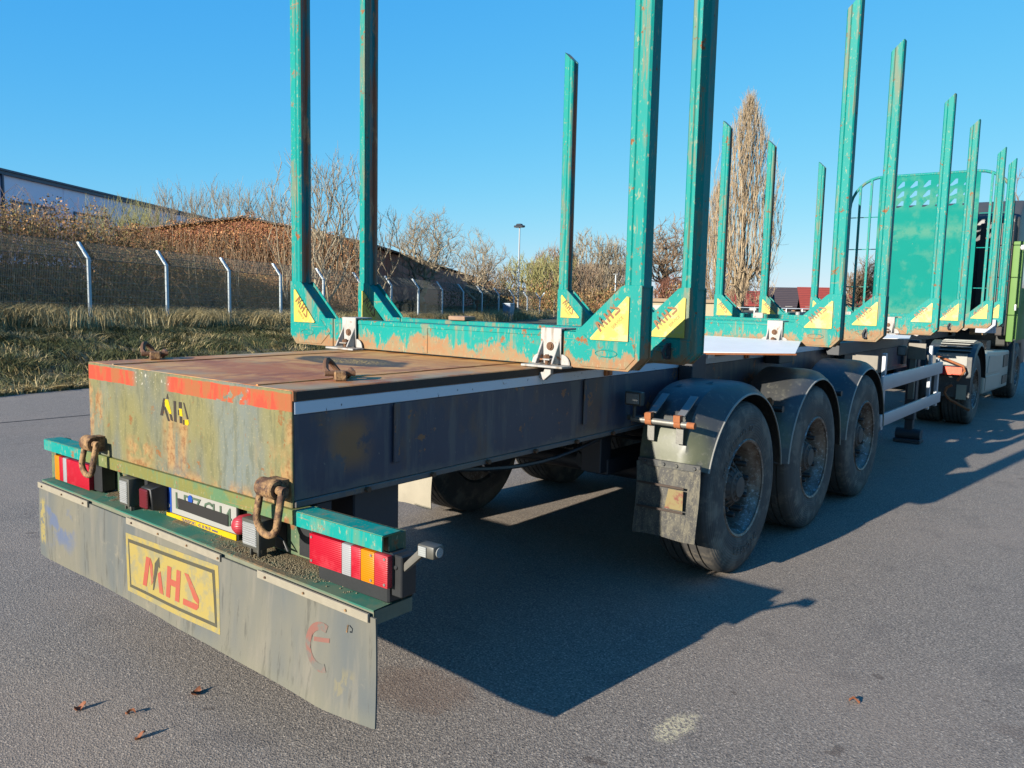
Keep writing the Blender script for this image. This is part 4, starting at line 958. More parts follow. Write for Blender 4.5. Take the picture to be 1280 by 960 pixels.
b = MB(); b.tube([(1.06, 10.56, .60), (1.0, 10.56, .56), (.98, 10.55, .48), (1.05, 10.54, .40), (1.15, 10.54, .35), (1.30, 10.52, .28)], .019, 8); b.build('orange_brown_hose', rust_orange, K, smooth=60)
# side fairing with steps (tank cover)
b = MB(); b.prism([(12.05, .36), (14.55, .30), (14.55, .92), (12.25, 1.0), (12.05, .95)], 'x', .70, 1.22); ff = b.build('side_fairing', truck_grey, K, bevel=.03, seg=3)
b = MB(); b.prism([(12.3, .66), (13.6, .62), (13.6, .88), (12.4, .92)], 'x', 1.219, 1.228); b.prism([(12.2, .40), (13.6, .35), (13.6, .58), (12.2, .62)], 'x', 1.219, 1.228); b.build('fairing_panel', truck_grey, ff, bevel=.004)
b = MB(); b.box(1.2195, 1.231, 13.9, 14.4, .66, .86); b.box(1.2195, 1.231, 13.9, 14.4, .38, .52); b.build('step_recess', blackp, ff)
b = MB(); b.cyl((1.27, 14.62, .35), (1.27, 14.62, 1.10), .02); b.build('grab_pole', steel, K)
# cab
b = MB(); b.prism([(14.0, .95), (14.0, 3.20), (14.5, 3.55), (15.6, 3.45), (16.15, 2.5), (16.3, 1.7), (16.35, .55), (15.75, .55), (15.62, .95), (14.68, .95), (14.62, 1.05)], 'x', -1.16, 1.16); cab = b.build('cab', truck_dark, K, bevel=.05, seg=3)
b = MB()
b.box(.95, 1.115, 13.75, 14.0, 1.15, 3.12); b.build('side_deflector', plain('brown_grey_panel', srgb(74, 68, 65), .8, 0, .06, 4), cab, bevel=.03, seg=3)
b = MB()
for z in (1.7, 2.1, 2.55, 2.95): b.box(.952, 1.112, 13.745, 13.752, z, z+.010)
b.build('panel_gap', blackp, cab)
b = MB(); b.box(1.118, 1.275, 13.80, 14.02, 1.05, 2.78); b.box(1.165, 1.20, 14.55, 15.8, 1.05, 2.0); b.build('green_side_panel', truck_green, cab, bevel=.02, seg=2)
b = MB(); b.box(.60, .95, 13.8, 13.995, 1.2, 3.1); b.box(-.95, -.6, 13.8, 13.995, 1.2, 3.1); b.box(-.6, .6, 13.9, 13.995, 1.2, 3.0); b.build('shade_black_rear_wall', blackp, cab, bevel=.01)  # black colour stands in for shade in the gap behind the headboard
b = MB(); b.tube([(1.18, 15.4, 2.8), (1.40, 15.35, 2.86), (1.46, 15.35, 2.8)], .025, 8); b.box(1.36, 1.50, 15.25, 15.42, 1.95, 2.78); b.box(1.34, 1.49, 15.27, 15.42, 1.55, 1.88); b.build('mirror', plain('dark_mirror_case', srgb(46, 50, 56), .4), cab, bevel=.03, seg=3)
b = MB(); b.box(1.165, 1.178, 14.7, 15.7, 2.0, 2.75); b.build('side_window', glass_dark, cab)
b = MB(); b.lathe([(.0, 0), (.02, .04), (.06, .05), (.09, .0)], (1.24, 13.6, 2.66), 14); b.box(1.23, 1.26, 13.6, 13.64, 1.6, 1.7); b.build('lamp', plain('white_lamp', srgb(214, 214, 210), .3), cab)
cab.location = (0, .95, 0)
b = MB(); b.box(-1.1, 1.1, 12.9, 13.3, .95, 1.12); b.cyl((-.6, 13.5, 1.5), (-.6, 13.6, 1.0), .06); b.tube([(.3, 13.9, 1.9), (.2, 13.4, 1.3), (.35, 13.0, 1.4), (.3, 12.95, 1.6)], .02, 8); b.build('air_hose', blackp, K, smooth=60)

# ------------------------------------------------------------------ fallen leaves on the asphalt
leafm = plain('dry_leaf', srgb(128, 74, 44), .8, 0, .35, 30)
spots = [(.089, -.274, 'curled brown leaf on the asphalt left of a pair near the rubber flap'), (.287, -.338, 'curled brown leaf on the asphalt nearest the front of the picture'), (.136, -.019, 'larger orange brown leaf on the asphalt just below the faded yellow flap sticker'),
         (-.098, -.384, 'small dark brown leaf on the asphalt, leftmost of the leaves'), (.541, .337, 'tiny brown leaf beside the lower edge of the rubber flap'), (2.291, 1.734, 'pale brown leaf alone on the open asphalt right of the shadow')]
for i, (x, y, lab) in enumerate(spots):
    r = random.Random(i+5); L = .036 if i != 2 else .05; b = MB(); V = []; F = []
    for j in range(7):
        t = j/6; wd = math.sin(math.pi*t)**.8*L*.32+.001
        for q in (-1, 0, 1): V.append(((t-.5)*L*2*.6, q*wd, .006+.010*math.sin(t*5+i)+abs(q)*.010*(1+.4*q)))
    for j in range(6):
        for q in (0, 1): a = j*3+q; F.append((a, a+1, a+4, a+3))
    b.add(V, F); o = b.build('fallen_leaf', leafm, smooth=60, loc=(x, y, 0)); o.rotation_euler = (0, 0, r.uniform(0, 6)); tag(o, lab, 'leaf', 'brown leaves lying on the asphalt')

dim(.85)
# ------------------------------------------------------------------ fence
galv = plain('galvanised_post', srgb(176, 186, 192), .5, .25, .10, 8)
wirem = plain('fence_wire', srgb(96, 98, 92), .6, .2, .1, 8)
FN = thing('fence', 'grey wire mesh fence with outward cranked posts along the verge on the left', 'fence')
pm = MB(); ax_ = Vector((-.948, -.319, 0))
pm.box(-.04, .04, -.04, .04, -.25, 1.95)
q = []
for sgn in (1, -1): q += [Vector((.038*sgn*.319, -.038*sgn*.948, 0))]
V = []
for base, zz in ((Vector((0, 0, 0)), 1.93), (ax_*.36, 2.40)):
    for off in (ax_*.045, -ax_*.045):
        for t in q: V.append(base+off+t+Vector((0, 0, zz)))
pm.add(V, [(0, 1, 3, 2), (4, 6, 7, 5), (0, 4, 5, 1), (2, 3, 7, 6), (0, 2, 6, 4), (1, 5, 7, 3)])
post_me = pm.mesh('post', galv, bevel=.004)
segs = []; dv = Vector((KX, KY, KZ)); nw = 58
def sg(p, q_, r): segs.append([*p, *q_, r, r])
for i in range(nw):
    p = dv*(i/nw); sg(p+Vector((0, 0, .02)), p+Vector((0, 0, 1.93)), .0027)
for j in range(10): z = .05+j*.208; sg(Vector((0, 0, z)), dv+Vector((0, 0, z)), .0055)
top = ax_*.36+Vector((0, 0, .46))
n2 = 50
for i in range(n2):
    p = dv*(i/n2)+Vector((0, 0, 1.93)); q1 = min(1, (i+3)/n2); q0 = max(0, (i-3)/n2)
    sg(p, dv*q1+Vector((0, 0, 1.93))+top, .0028); sg(p, dv*q0+Vector((0, 0, 1.93))+top, .0028)
for t in (0, .5, 1): sg(top*t+Vector((0, 0, 1.93)), dv+top*t+Vector((0, 0, 1.93)), .005)
bay_me = seg_mesh('mesh_panel', segs, wirem)
for k in range(-5, 15):
    link('post', post_me, FN, fpos(k))
    if k < 14: link('mesh_panel', bay_me, FN, fpos(k))
# second arm on the corner post and a short return of the fence
V2 = [Vector((-2*0-v_.x, -v_.y, v_.z)) for v_ in [Vector(t) for t in V]]
b = MB(); b.add(V2, [(0, 1, 3, 2), (4, 6, 7, 5), (0, 4, 5, 1), (2, 3, 7, 6), (0, 2, 6, 4), (1, 5, 7, 3)]); b.build('post_arm', galv, FN, loc=fpos(14))

# ------------------------------------------------------------------ vegetation materials
def leafy(name, cols, rough=.75, trans=.0):
    m = Mat(name, rough, 0, .25); n = len(cols); m.col(m.ramp(m.island(), [(i/(n-1)*.98+.01, c) for i, c in enumerate(cols)])); return m.m
grass_g = leafy('green_grass', [srgb(44, 50, 32), srgb(70, 78, 44), srgb(56, 64, 38), srgb(98, 96, 60), srgb(50, 54, 34)])
grass_d = leafy('dry_grass', [srgb(206, 186, 136), srgb(176, 156, 112), srgb(134, 116, 80), srgb(196, 178, 132), srgb(112, 98, 66), srgb(156, 140, 98)])
bramble_leaf = leafy('bramble_leaves', [srgb(176, 132, 86), srgb(140, 98, 64), srgb(96, 74, 48), srgb(134, 104, 70), srgb(86, 84, 44), srgb(150, 116, 76), srgb(74, 58, 38), srgb(116, 112, 62), srgb(172, 140, 98)])
bramble_cane = leafy('bramble_canes', [srgb(104, 76, 60), srgb(142, 112, 82), srgb(84, 62, 48), srgb(168, 140, 104)])
ivy_leaf = leafy('copper_creeper', [srgb(150, 100, 66), srgb(190, 132, 88), srgb(120, 84, 54), srgb(132, 118, 70), srgb(206, 154, 108), srgb(170, 112, 76)])
twig_pale = leafy('pale_twigs', [srgb(148, 134, 112), srgb(120, 106, 88), srgb(172, 158, 132)])
twig_olive = leafy('olive_twigs', [srgb(150, 146, 94), srgb(118, 112, 70), srgb(174, 168, 112)])
twig_brown = leafy('brown_twigs', [srgb(140, 116, 92), srgb(110, 90, 72), srgb(162, 138, 112)])
twig_gold = leafy('poplar_twigs', [srgb(160, 138, 108), srgb(132, 114, 92), srgb(176, 156, 126), srgb(118, 102, 88)])
twig_red = leafy('reddish_twigs', [srgb(118, 78, 62), srgb(96, 62, 50), srgb(140, 98, 78)])

rng = np.random.default_rng(11)
def blades(name, pos, h, wdt, lean, mat, lab=None, cat=None, droop=.5):
    n = len(pos); az = rng.uniform(0, 2*np.pi, n); d = np.stack([np.cos(az), np.sin(az), np.zeros(n)], 1)
    la = rng.uniform(0, 2*np.pi, n) if np.isscalar(lean) else None
    L = (np.stack([np.cos(la), np.sin(la), np.zeros(n)], 1)*lean*rng.uniform(.2, 1, n)[:, None]) if la is not None else lean
    hh = h*rng.uniform(.5, 1.15, n)[:, None] if np.isscalar(h) else h[:, None]
    up = np.array([[0, 0, 1.]]); w_ = (wdt*rng.uniform(.6, 1.3, n))[:, None]
    p0 = pos; p1 = pos+up*hh*.6+L*hh*.4; p2 = pos+up*hh*(1-droop*.35)+L*hh*1.15
    V = np.stack([p0-d*w_, p0+d*w_, p1-d*w_*.7, p1+d*w_*.7, p2], 1).reshape(-1, 3)
    b_ = np.arange(n)[:, None]*5
    F = np.concatenate([b_+np.array([[0, 1, 3]]), b_+np.array([[0, 3, 2]]), b_+np.array([[2, 3, 4]])], 0)
    o = link(name, np_mesh(name, V, F, mat)); 
    return o
gh = np.vectorize(ground_h)
def verge_points(n, t0, t1, y0, y1, p=1.0):
    y = y0+(y1-y0)*rng.random(n)**p; t = rng.uniform(t0, t1, n)
    xe = -10.3-.19*(y-3)+.07*np.sin(y*1.3)+.04*np.sin(y*3.1+1); xf = -20.56+KX*(y-9.14)/KY
    x = xe+(xf-xe)*t; return np.stack([x, y, gh(x, y)], 1), t
# clumps
def clumpy(n, nc, t0, t1, y0, y1, sig, p=1.0):
    c, t = verge_points(nc, t0, t1, y0, y1, p); idx = rng.integers(0, nc, n); q = c[idx]+np.stack([rng.normal(0, sig, n), rng.normal(0, sig, n), np.zeros(n)], 1)
    keep = q[:, 0] < (-10.33-.19*(q[:, 1]-3)); q = q[keep]; idx = idx[keep]; q[:, 2] = gh(q[:, 0], q[:, 1]); lean = np.stack([rng.normal(.15, .8, nc), rng.normal(-.2, .8, nc), np.zeros(nc)], 1)[idx]+rng.normal(0, .28, (len(q), 3))*np.array([[1, 1, 0]])
    return q, lean
q, l = clumpy(85000, 1500, .03, .98, -1, 30, .20, 1.5)
tag(blades('grass', q, .22, .007, l*1.2, grass_g), 'tufted dark green grass covering the verge between asphalt and fence', 'grass', kind='stuff')
q, l = clumpy(20000, 420, .03, .95, -1, 30, .18, 1.5)
tag(blades('straw_grass', q, .24, .006, l*1.2, grass_d), 'pale straw coloured tufts leaning among the green verge grass', 'dry grass', kind='stuff')
q, l = clumpy(80000, 1800, -.01, .13, -1, 16, .08, 1.2)
tag(blades('straw_grass', q, .11, .008, l, grass_d), 'flat yellowed grass fringe lying along the asphalt edge', 'dry grass', kind='stuff')
q, l = clumpy(40000, 520, .86, 1.14, -2, 46, .28, 1.3)
tag(blades('straw_grass', q, .75, .008, l*.6, grass_d), 'tall dry grass standing along the foot of the wire fence', 'dry grass', kind='stuff')

# ------------------------------------------------------------------ bramble bank
def bank_pts(n, k0, k1, d0, d1, p=1.0):
    k = k0+(k1-k0)*rng.random(n)**p; y = 9.14+KY*k; xf = -20.56+KX*k; d = rng.uniform(d0, d1, n)
    x = xf-d; yy = y+rng.uniform(-.3, .3, n); return np.stack([x, yy, gh(x, yy)], 1), k, d
def hgt(k): return np.interp(k, [-6, -1, 1.5, 3.2, 4.2, 6, 9, 14], [1.9, 1.8, 1.65, 1.1, .7, .6, .5, .4])
n = 250000
P_, k, d = bank_pts(n, -5.5, 13.5, .7, 11, 1.25)
lump = 1+.45*np.sin(P_[:, 0]*1.7+3)*np.sin(P_[:, 1]*1.3)+.2*np.sin(P_[:, 0]*4.1+P_[:, 1]*3.3)
P_[:, 2] += hgt(k)*lump*(rng.random(n)**.55)*(np.clip(d/4.2, .22, 1))
sz = (rng.uniform(.022, .055, n)*np.where(k < 2.5, 1.05, 1))[:, None]
A = rng.normal(0, 1, (n, 3)); A /= np.linalg.norm(A, axis=1, keepdims=True); B = np.cross(A, rng.normal(0, 1, (n, 3))); B /= np.linalg.norm(B, axis=1, keepdims=True)
V = np.stack([P_-A*sz, P_+B*sz*.6, P_+A*sz, P_-B*sz*.6], 1).reshape(-1, 3); F = np.arange(n*4).reshape(-1, 4)
br = tag(link('bramble_thicket', np_mesh('bramble_thicket', V, F, bramble_leaf)), 'brown and olive bramble thicket on the bank behind the wire fence', 'brambles', kind='stuff')
segs = []
nc = 4200; P_, k, d = bank_pts(nc, -5.5, 13.5, .5, 10, 1.3); H = hgt(k)*(np.clip(d/4.2, .22, 1))
for i in range(nc):
    az = random.Random(i).uniform(0, 6.28); r = random.Random(i+9999); L = r.uniform(.7, 2.0); hh = H[i]*r.uniform(.7, 1.55); p = Vector(P_[i]); prev = p; rad = r.uniform(.004, .009)
    for j in range(1, 6):
        t = j/5; cur = p+Vector((math.cos(az)*L*t, math.sin(az)*L*t, hh*math.sin(math.pi*min(1, t*.85))))
        segs.append([*prev, *cur, rad*(1.1-.1*j), rad*(1-.12*j)]); prev = cur
link('canes', seg_mesh('canes', segs, bramble_cane), br)['kind'] = 'stuff'
# single thin upright shoots on the bank
segs = []
for i in range(70):
    r = random.Random(i+70); k_ = r.uniform(-4, 3.5); p = fpos(k_); x = p.x-r.uniform(2, 6); z = ground_h(x, p.y)+.5; h = r.uniform(1.2, 3.0)*(1.3 if r.random() < .15 else .8); prev = Vector((x, p.y, z)); a = r.uniform(-.12, .12)
    for j in range(4): cur = prev+Vector((a*h/4, r.uniform(-.05, .05), h/4)); segs.append([*prev, *cur, .011-.002*j, .009-.002*j]); prev = cur
tag(link('saplings', seg_mesh('saplings', segs, twig_pale)), 'thin bare upright shoots sticking out of the bramble bank', 'shoots', kind='stuff')

# ------------------------------------------------------------------ trees
# every tree grows as a balanced spanning tree: tips scattered through the crown volume are joined one by one
# to the cheapest earlier point, then limb thickness follows from how many tips hang on each limb
def grow(rs, roots, tips, slope, bal, step, minr, pw, twigs, twl, sway=.10, up=.3):
    P = [np.array(r, float) for r in roots]; par = [-1]*len(P); pl = [0.]*len(P)
    A = np.zeros((len(tips)*7+len(P)+50, 3)); L = np.zeros(len(A)); n = len(P)
    A[:n] = P; par = np.full(len(A), -1); 
    order = np.argsort(np.linalg.norm((tips-np.mean(roots, 0))*np.array([1, 1, .8]), axis=1))
    leaf = []
    for ti in order:
        t = tips[ti]; D = t-A[:n]; dist = np.linalg.norm(D, axis=1); hd = np.hypot(D[:, 0], D[:, 1])
        cost = dist+bal*L[:n]+2.0*np.maximum(0, hd*slope-D[:, 2]); k = int(np.argmin(cost)); a = A[k].copy(); d = dist[k]
        m_ = int(min(6, max(1, round(d/step)))); q = k
        side = rs.normal(0, 1, 3)*sway*d
        for i_ in range(1, m_+1):
            f = i_/m_; pt = a+(t-a)*f+side*math.sin(math.pi*f)*.5-np.array([0, 0, 1])*up*.25*d*math.sin(math.pi*f)*(1 if slope < 1 else .4)
            if n >= len(A): break
            A[n] = pt; par[n] = q; L[n] = L[q]+np.linalg.norm(pt-A[q]); q = n; n += 1
        leaf.append(q)
    cnt = np.zeros(n)
    for q in leaf: cnt[q] += 1
    for q in range(n-1, -1, -1):
        if par[q] >= 0: cnt[par[q]] += cnt[q]
    r = minr*np.maximum(cnt, 1)**pw
    rid = np.arange(n)
    for q in range(n):
        if par[q] >= 0: rid[q] = rid[par[q]]
    seg = [[*A[par[q]], *A[q], min(r[par[q]], r[q]*1.35), r[q], rid[q]] for q in range(n) if par[q] >= 0]
    thick = [x for x in seg if x[6] > minr*3.2]; thin = [x for x in seg if x[6] <= minr*3.2]
    lf = np.array(leaf); 
    for q in lf:
        b_ = A[q]-A[par[q]]; b_ = b_/(np.linalg.norm(b_)+1e-6)
        for w__ in range(twigs):
            o_ = A[par[q]]+(A[q]-A[par[q]])*rs.random(); d_ = b_+rs.normal(0, .45, 3); d_[2] += up; d_ /= np.linalg.norm(d_); l_ = twl*rs.uniform(.4, 1.2); mid = o_+d_*l_*.5+rs.normal(0, .04, 3)*l_
            thin.append([*o_, *mid, minr, minr*.8]); thin.append([*mid, *(mid+d_*l_*.5+rs.normal(0, .06, 3)*l_+np.array([0, 0, .06*l_])), minr*.8, minr*.55])
    return thick, thin
def ell(rs, n, c, rx, rz, hollow=.35, flat=0):
    d = rs.normal(0, 1, (n, 3)); d /= np.linalg.norm(d, axis=1, keepdims=True); r = (hollow+(1-hollow)*rs.random(n))[:, None]
    lump = 1+.14*np.sin(d[:, :1]*5+c[2])+.12*np.sin(d[:, 2:]*7+d[:, 1:2]*5)
    p = d*r*lump*np.array([rx, rx, rz])+np.array(c); return p[p[:, 2] > .35]
def tree(name, label, cat, loc, tips, roots=((0, 0, -.1),), mat=None, seed=1, slope=.25, bal=.35, step=.5, minr=.010, pw=.42, twigs=3, twl=.5, group=None, sway=.10, up=.3, trunk=None):
    rs = np.random.default_rng(seed); t = thing(name, label, cat, loc, group)
    if trunk: roots = [(0, 0, -.1)]+[(rs.normal(0, .03)*k, rs.normal(0, .03)*k, trunk*k/5) for k in range(1, 6)]
    thick, thin = grow(rs, roots, tips, slope, bal, step, minr, pw, twigs, twl, sway, up)
    if trunk:
        n_ = len(tips); r0 = minr*n_**pw
        for x_ in thick: x_[8] = 0
        for k in range(5): thick.append([*roots[k], *roots[k+1], r0*(1.25-.05*k), r0*(1.2-.06*k), 0])
    if not thick: thick = thin[:4]
    for q in sorted({x_[8] for x_ in thick}): link('trunk', seg_mesh('trunk', [x_[:8] for x_ in thick if x_[8] == q], mat, 6), t)
    link('crown', seg_mesh('crown', [x_[:8] for x_ in thin], mat, 3), t); return t
def mroots(rs, n, sp): return [(rs.normal(0, sp), rs.normal(0, sp), -.1) for _ in range(n)]
RS = np.random.default_rng(77)
def fan(rs, n, h, w0, w1, zlo=.25, tilt=0):          # shrub volume: widens upward, ragged top
    z = h*(zlo+(1-zlo)*rs.random(n)**.75); a = rs.uniform(0, 2*np.pi, n); f = z/h; r = (w0+(w1-w0)*np.sin(np.minimum(f*1.25, 1)*np.pi*.62))*np.sqrt(rs.random(n)); z *= (1-.18*(r/w1)**2)*(1+.05*np.sin(a*3))
    return np.stack([np.cos(a)*r+tilt*z, np.sin(a)*r, z], 1)
gb = 'bare trees behind the fence'
tree('bare_tree', 'thin multi stemmed bare tree just left of the first left stake', 'tree', (-26.4, 21.2, .8), fan(RS, 190, 6.9, .3, 1.9, .2), mroots(RS, 3, .3), twig_pale, 3, 1.6, .3, .5, .0085, .46, 3, .55, gb)
tree('bare_tree', 'tall thin bare tree seen between the two nearest left stakes', 'tree', (-26.5, 22.6, .8), fan(RS, 200, 7.3, .3, 1.8, .2), mroots(RS, 2, .2), twig_pale, 5, 1.5, .3, .5, .0085, .46, 3, .55, gb)
tree('bare_tree', 'slender bare tree close to the second left stake', 'tree', (-26.9, 25.6, .6), fan(RS, 110, 5.3, .2, 1.2, .25), mroots(RS, 2, .15), twig_pale, 8, 1.5, .3, .5, .008, .46, 3, .5, gb)
tree('bare_tree', 'round crowned bare tree in front of the dark long warehouse', 'tree', (-32.2, 34.4, .0), ell(RS, 900, (0, 0, 4.35), 2.35, 2.35, .35), None, twig_pale, 12, .15, .35, .5, .0072, .47, 4, .42, gb, .12, .35, trunk=1.7)
tree('bare_tree', 'open spreading bare tree left of the tall lamp post', 'tree', (-34.9, 42.6, -.1), ell(RS, 420, (0, 0, 3.8), 2.3, 2.3, .3), None, twig_pale, 21, .1, .3, .5, .0085, .46, 3, .6, gb, .12, .45, trunk=1.2)
gs = 'pale bare shrubs above the creeper wall'
for i, (x, y, h, w1, lab, mt) in enumerate([(-48.2, 25.4, 6.6, 2.0, 'leftmost pale bare shrub above the end of the white warehouse', twig_olive), (-46.4, 26.9, 7.8, 2.2, 'bare shrub above the left part of the creeper covered wall', twig_pale), (-44.2, 28.6, 8.3, 2.3, 'tallest pale bare shrub above the creeper covered gable', twig_pale), (-42.2, 30.2, 7.9, 2.2, 'pale bare shrub above the creeper gable nearest the first left stake', twig_pale), (-41.6, 20.8, 6.2, 2.4, 'low yellow green bare shrub in front of the far end of the white warehouse', twig_olive)]):
    tree('bare_shrub', lab, 'shrub', (x, y, 0), fan(RS, 260, h, .6, w1, .35), mroots(RS, 6, .6), mt, 30+i, 1.6, .3, .8, .009, .42, 4, .9, gs, .05, .9)
gf = 'bare shrubs behind the far fence'
for i, (x, y, h, w1, lab, mt) in enumerate([(-45.0, 56.5, 4.4, 2.4, 'low brown bare shrub left of the lamp post', twig_brown), (-42.7, 58.4, 5.0, 2.4, 'olive bare shrub right behind the lamp post', twig_olive), (-40.8, 60.0, 5.3, 2.5, 'olive bare shrub right of the lamp post', twig_olive), (-38.8, 61.6, 4.6, 2.3, 'brownish bare shrub just left of the third left stake', twig_brown)]):
    tree('bare_shrub', lab, 'shrub', (x, y, 0), fan(RS, 520, h, 1.0, w1, .1), mroots(RS, 9, .8), mt, 40+i, .7, .3, .6, .015, .40, 3, .6, gf)
gd = 'bare trees in the distance'
for i, (x, y, h, w1, lab, mt) in enumerate([(-46.6, 69.0, 6.6, 2.8, 'bare shrub in front of the chimney of the grey roofed house', twig_brown), (-43.8, 71.0, 8.2, 3.4, 'bushy bare tree right of the grey roofed house', twig_pale), (-41.3, 72.8, 7.0, 2.8, 'bare tree left of the nearest right stake', twig_pale)]):
    tree('bare_tree', lab, 'tree', (x, y, 0), fan(RS, 600, h, 1.0, w1, .2), mroots(RS, 5, .7), mt, 50+i, 1.0, .3, .7, .018, .40, 3, .8, gd)
tree('bare_tree', 'large gnarled bare tree seen between the two nearest right stakes', 'tree', (-40.1, 80.4, 0), ell(RS, 750, (0, 0, 6.3), 4.2, 3.9, .25), None, twig_brown, 61, .05, .2, .7, .019, .42, 3, .8, gd, .22, .2, trunk=2.8)
tree('bare_shrub', 'dark reddish bush below the gnarled tree between the nearest right stakes', 'shrub', (-36.4, 76.0, 0), fan(RS, 700, 3.9, 1.2, 2.2, .05), mroots(RS, 8, .8), twig_red, 62, .6, .3, .6, .018, .38, 3, .5)
for i, (x, y, h, lab) in enumerate([(-24.7, 104.7, 7.2, 'small distant bare tree seen through the bars of the head board'), (-25.9, 103.6, 5.4, 'small distant bare tree left of the head board frame'), (-9.9, 104.8, 15.6, 'distant bare tree showing above the truck cab'), (-60.5, 150.5, 7.2, 'low distant bare tree behind the far red roofed houses')]):
    tree('bare_tree', lab, 'tree', (x, y, 0), ell(RS, 420, (0, 0, h*.60), h*.36, h*.40, .2), None, twig_brown, 70+i, .2, .3, .8, .022, .42, 3, .9, gd, .12, .3, trunk=h*.22)
def spindle(rs, n, h, rmax):
    f = rs.random(n)**.8; z = h*(.05+.95*f); rr = rmax*np.interp(z/h, [0, .06, .18, .40, .62, .82, .94, 1], [.30, .62, .92, 1.0, .86, .58, .30, .04]); a = rs.uniform(0, 2*np.pi, n)
    rr = rr*(1+.16*np.sin(a*4+z*.5)); r = rr*np.sqrt(rs.random(n)); return np.stack([np.cos(a)*r, np.sin(a)*r, z], 1)
def pop(label, loc, h, rmax, n, seed, mat):
    rs = np.random.default_rng(seed); rt = [(rs.normal(0, .05), rs.normal(0, .05), h*.55*k/9-.1) for k in range(10)]
    t = thing('poplar_tree', label, 'tree', loc); thick, thin = grow(rs, rt, spindle(rs, n, h, rmax), 4.5, .12, 1.1, .0145, .42, 3, 1.2, .04, 1.6)
    thick = [x_[:8] for x_ in thick]; thin = [x_[:8] for x_ in thin]
    for k in range(9): thick.append([*rt[k], *rt[k+1], .40-.03*k, .37-.03*k])
    link('trunk', seg_mesh('trunk', thick, mat, 6), t); link('crown', seg_mesh('crown', thin, mat, 3), t)
pop('very tall bare poplar with upright branches standing behind the trailer', (-27.3, 71.2, 0), 19.3, 3.45, 1500, 5, twig_gold)
pop('shorter bare poplar hidden behind the left side of the tall poplar', (-32.0, 76.5, 0), 13.0, 1.9, 700, 6, twig_brown)

dim(.55)
# ------------------------------------------------------------------ buildings
UL = Vector((-.60, .80, 0)).normalized(); UR = Vector((.80, .60, 0)).normalized()
def bpt(o, a, c, z): p = Vector(o)+UL*a+UR*c; return (p.x, p.y, z)    # a along the length, c across towards the right
def quadbox(b, o, a0, a1, c0, c1, z0, z1, mi=0):
    v = [bpt(o, a, c, z) for a in (a0, a1) for c in (c0, c1) for z in (z0, z1)]; b.add(v, [(0, 1, 3, 2), (4, 6, 7, 5), (0, 4, 5, 1), (2, 3, 7, 6), (0, 2, 6, 4), (1, 5, 7, 3)], mi)
dim(1.1); clad = plain('white_cladding', srgb(240, 214, 224), .5, 0, .05, 2); fascia = plain('dark_blue_fascia', srgb(52, 62, 82), .5); paneg = plain('blue_pane', srgb(150, 150, 160), .3)
WB_ = thing('white_warehouse', 'long white clad warehouse with dark roof edge above the brambles on the left', 'building', (0, 0, 0))
o_ = (-44.7, 7.7, 0)
b = MB(); quadbox(b, o_, -14, 49, -30, -.06, 0, 8.3); b.build('wall', clad, WB_, smooth=0)
b = MB(); quadbox(b, o_, -14.2, 49.2, -30, .16, 8.3, 8.52); quadbox(b, o_, -14.2, 49.2, -.1, .24, 8.52, 8.64); b.build('roof_edge', fascia, WB_, smooth=0)
bm_ = MB(); quadbox(bm_, (0, 0, 0), .03, 6.97, -.058, 0, 0, 8.295); pan = bm_.mesh('cladding_panel', clad, smooth=0)
for i in range(-2, 7): link('cladding_panel', pan, WB_, Vector(o_)+UL*(7*i)+Vector((0, 0, 0)))
bm_ = MB(); quadbox(bm_, (0, 0, 0), 0, .16, 0, .14, 0, 8.3); dp = bm_.mesh('downpipe', fascia, smooth=0)
for i in (-1, 2, 5): link('downpipe', dp, WB_, Vector(o_)+UL*(7*i+.2))
bm_ = MB(); quadbox(bm_, (0, 0, 0), 0, 4.6, .001, .07, 4.9, 6.85); wf = bm_.mesh('window', fascia, smooth=0)
bm_ = MB(); 
for q in range(4): quadbox(bm_, (0, 0, 0), .1+q*1.12, 1.14+q*1.12, .071, .085, 5.0, 6.68)
wp = bm_.mesh('pane', paneg, smooth=0)
for i in range(-2, 7): f_ = link('window', wf, WB_, Vector(o_)+UL*(7*i+1.2)); link('pane', wp, f_)
dim(.55)
# creeper covered gable warehouse
m = Mat('red_brick', .85)
br_ = m.nt.nodes.new('ShaderNodeTexBrick'); mp = m.nt.nodes.new('ShaderNodeMapping'); mp.inputs['Rotation'].default_value = (R_(90), 0, -math.atan2(UR.y, UR.x)); m.nt.links.new(m.obj, mp.inputs[0])
br_.inputs['Scale'].default_value = 4; br_.inputs['Color1'].default_value = srgb(168, 96, 66); br_.inputs['Color2'].default_value = srgb(148, 84, 60); br_.inputs['Mortar'].default_value = srgb(140, 118, 100); m.nt.links.new(m.obj, br_.inputs[0])
m.col(m.mix(m.step(m.noise(.5, 5), .4, .6), br_.outputs[0], srgb(160, 108, 76))); brick = m.m
dim(1.0); dark_clad = plain('dark_brown_cladding', srgb(132, 78, 66), .7, 0, .2, .8); dim(.55)
roofd = plain('dark_roof_sheet', srgb(84, 74, 66), .8, 0, .25, 2)
G = thing('creeper_warehouse', 'long low red brown warehouse whose gable end is overgrown with creeper', 'building')
oc = (-29.05, 26.99, 0)      # near right corner
b = MB(); gp = [(0, 0), (0, 4.07), (-6.2, 5.22), (-12.4, 4.45), (-12.4, 0)]
v = [bpt(oc, 0, c_, z) for c_, z in gp]; v2 = [bpt(oc, .3, c_, z) for c_, z in gp]; b.add(v+v2, [(0, 1, 2, 3, 4), (9, 8, 7, 6, 5), (0, 5, 6, 1), (1, 6, 7, 2), (2, 7, 8, 3), (3, 8, 9, 4)]); b.build('gable_wall', brick, G, smooth=0)
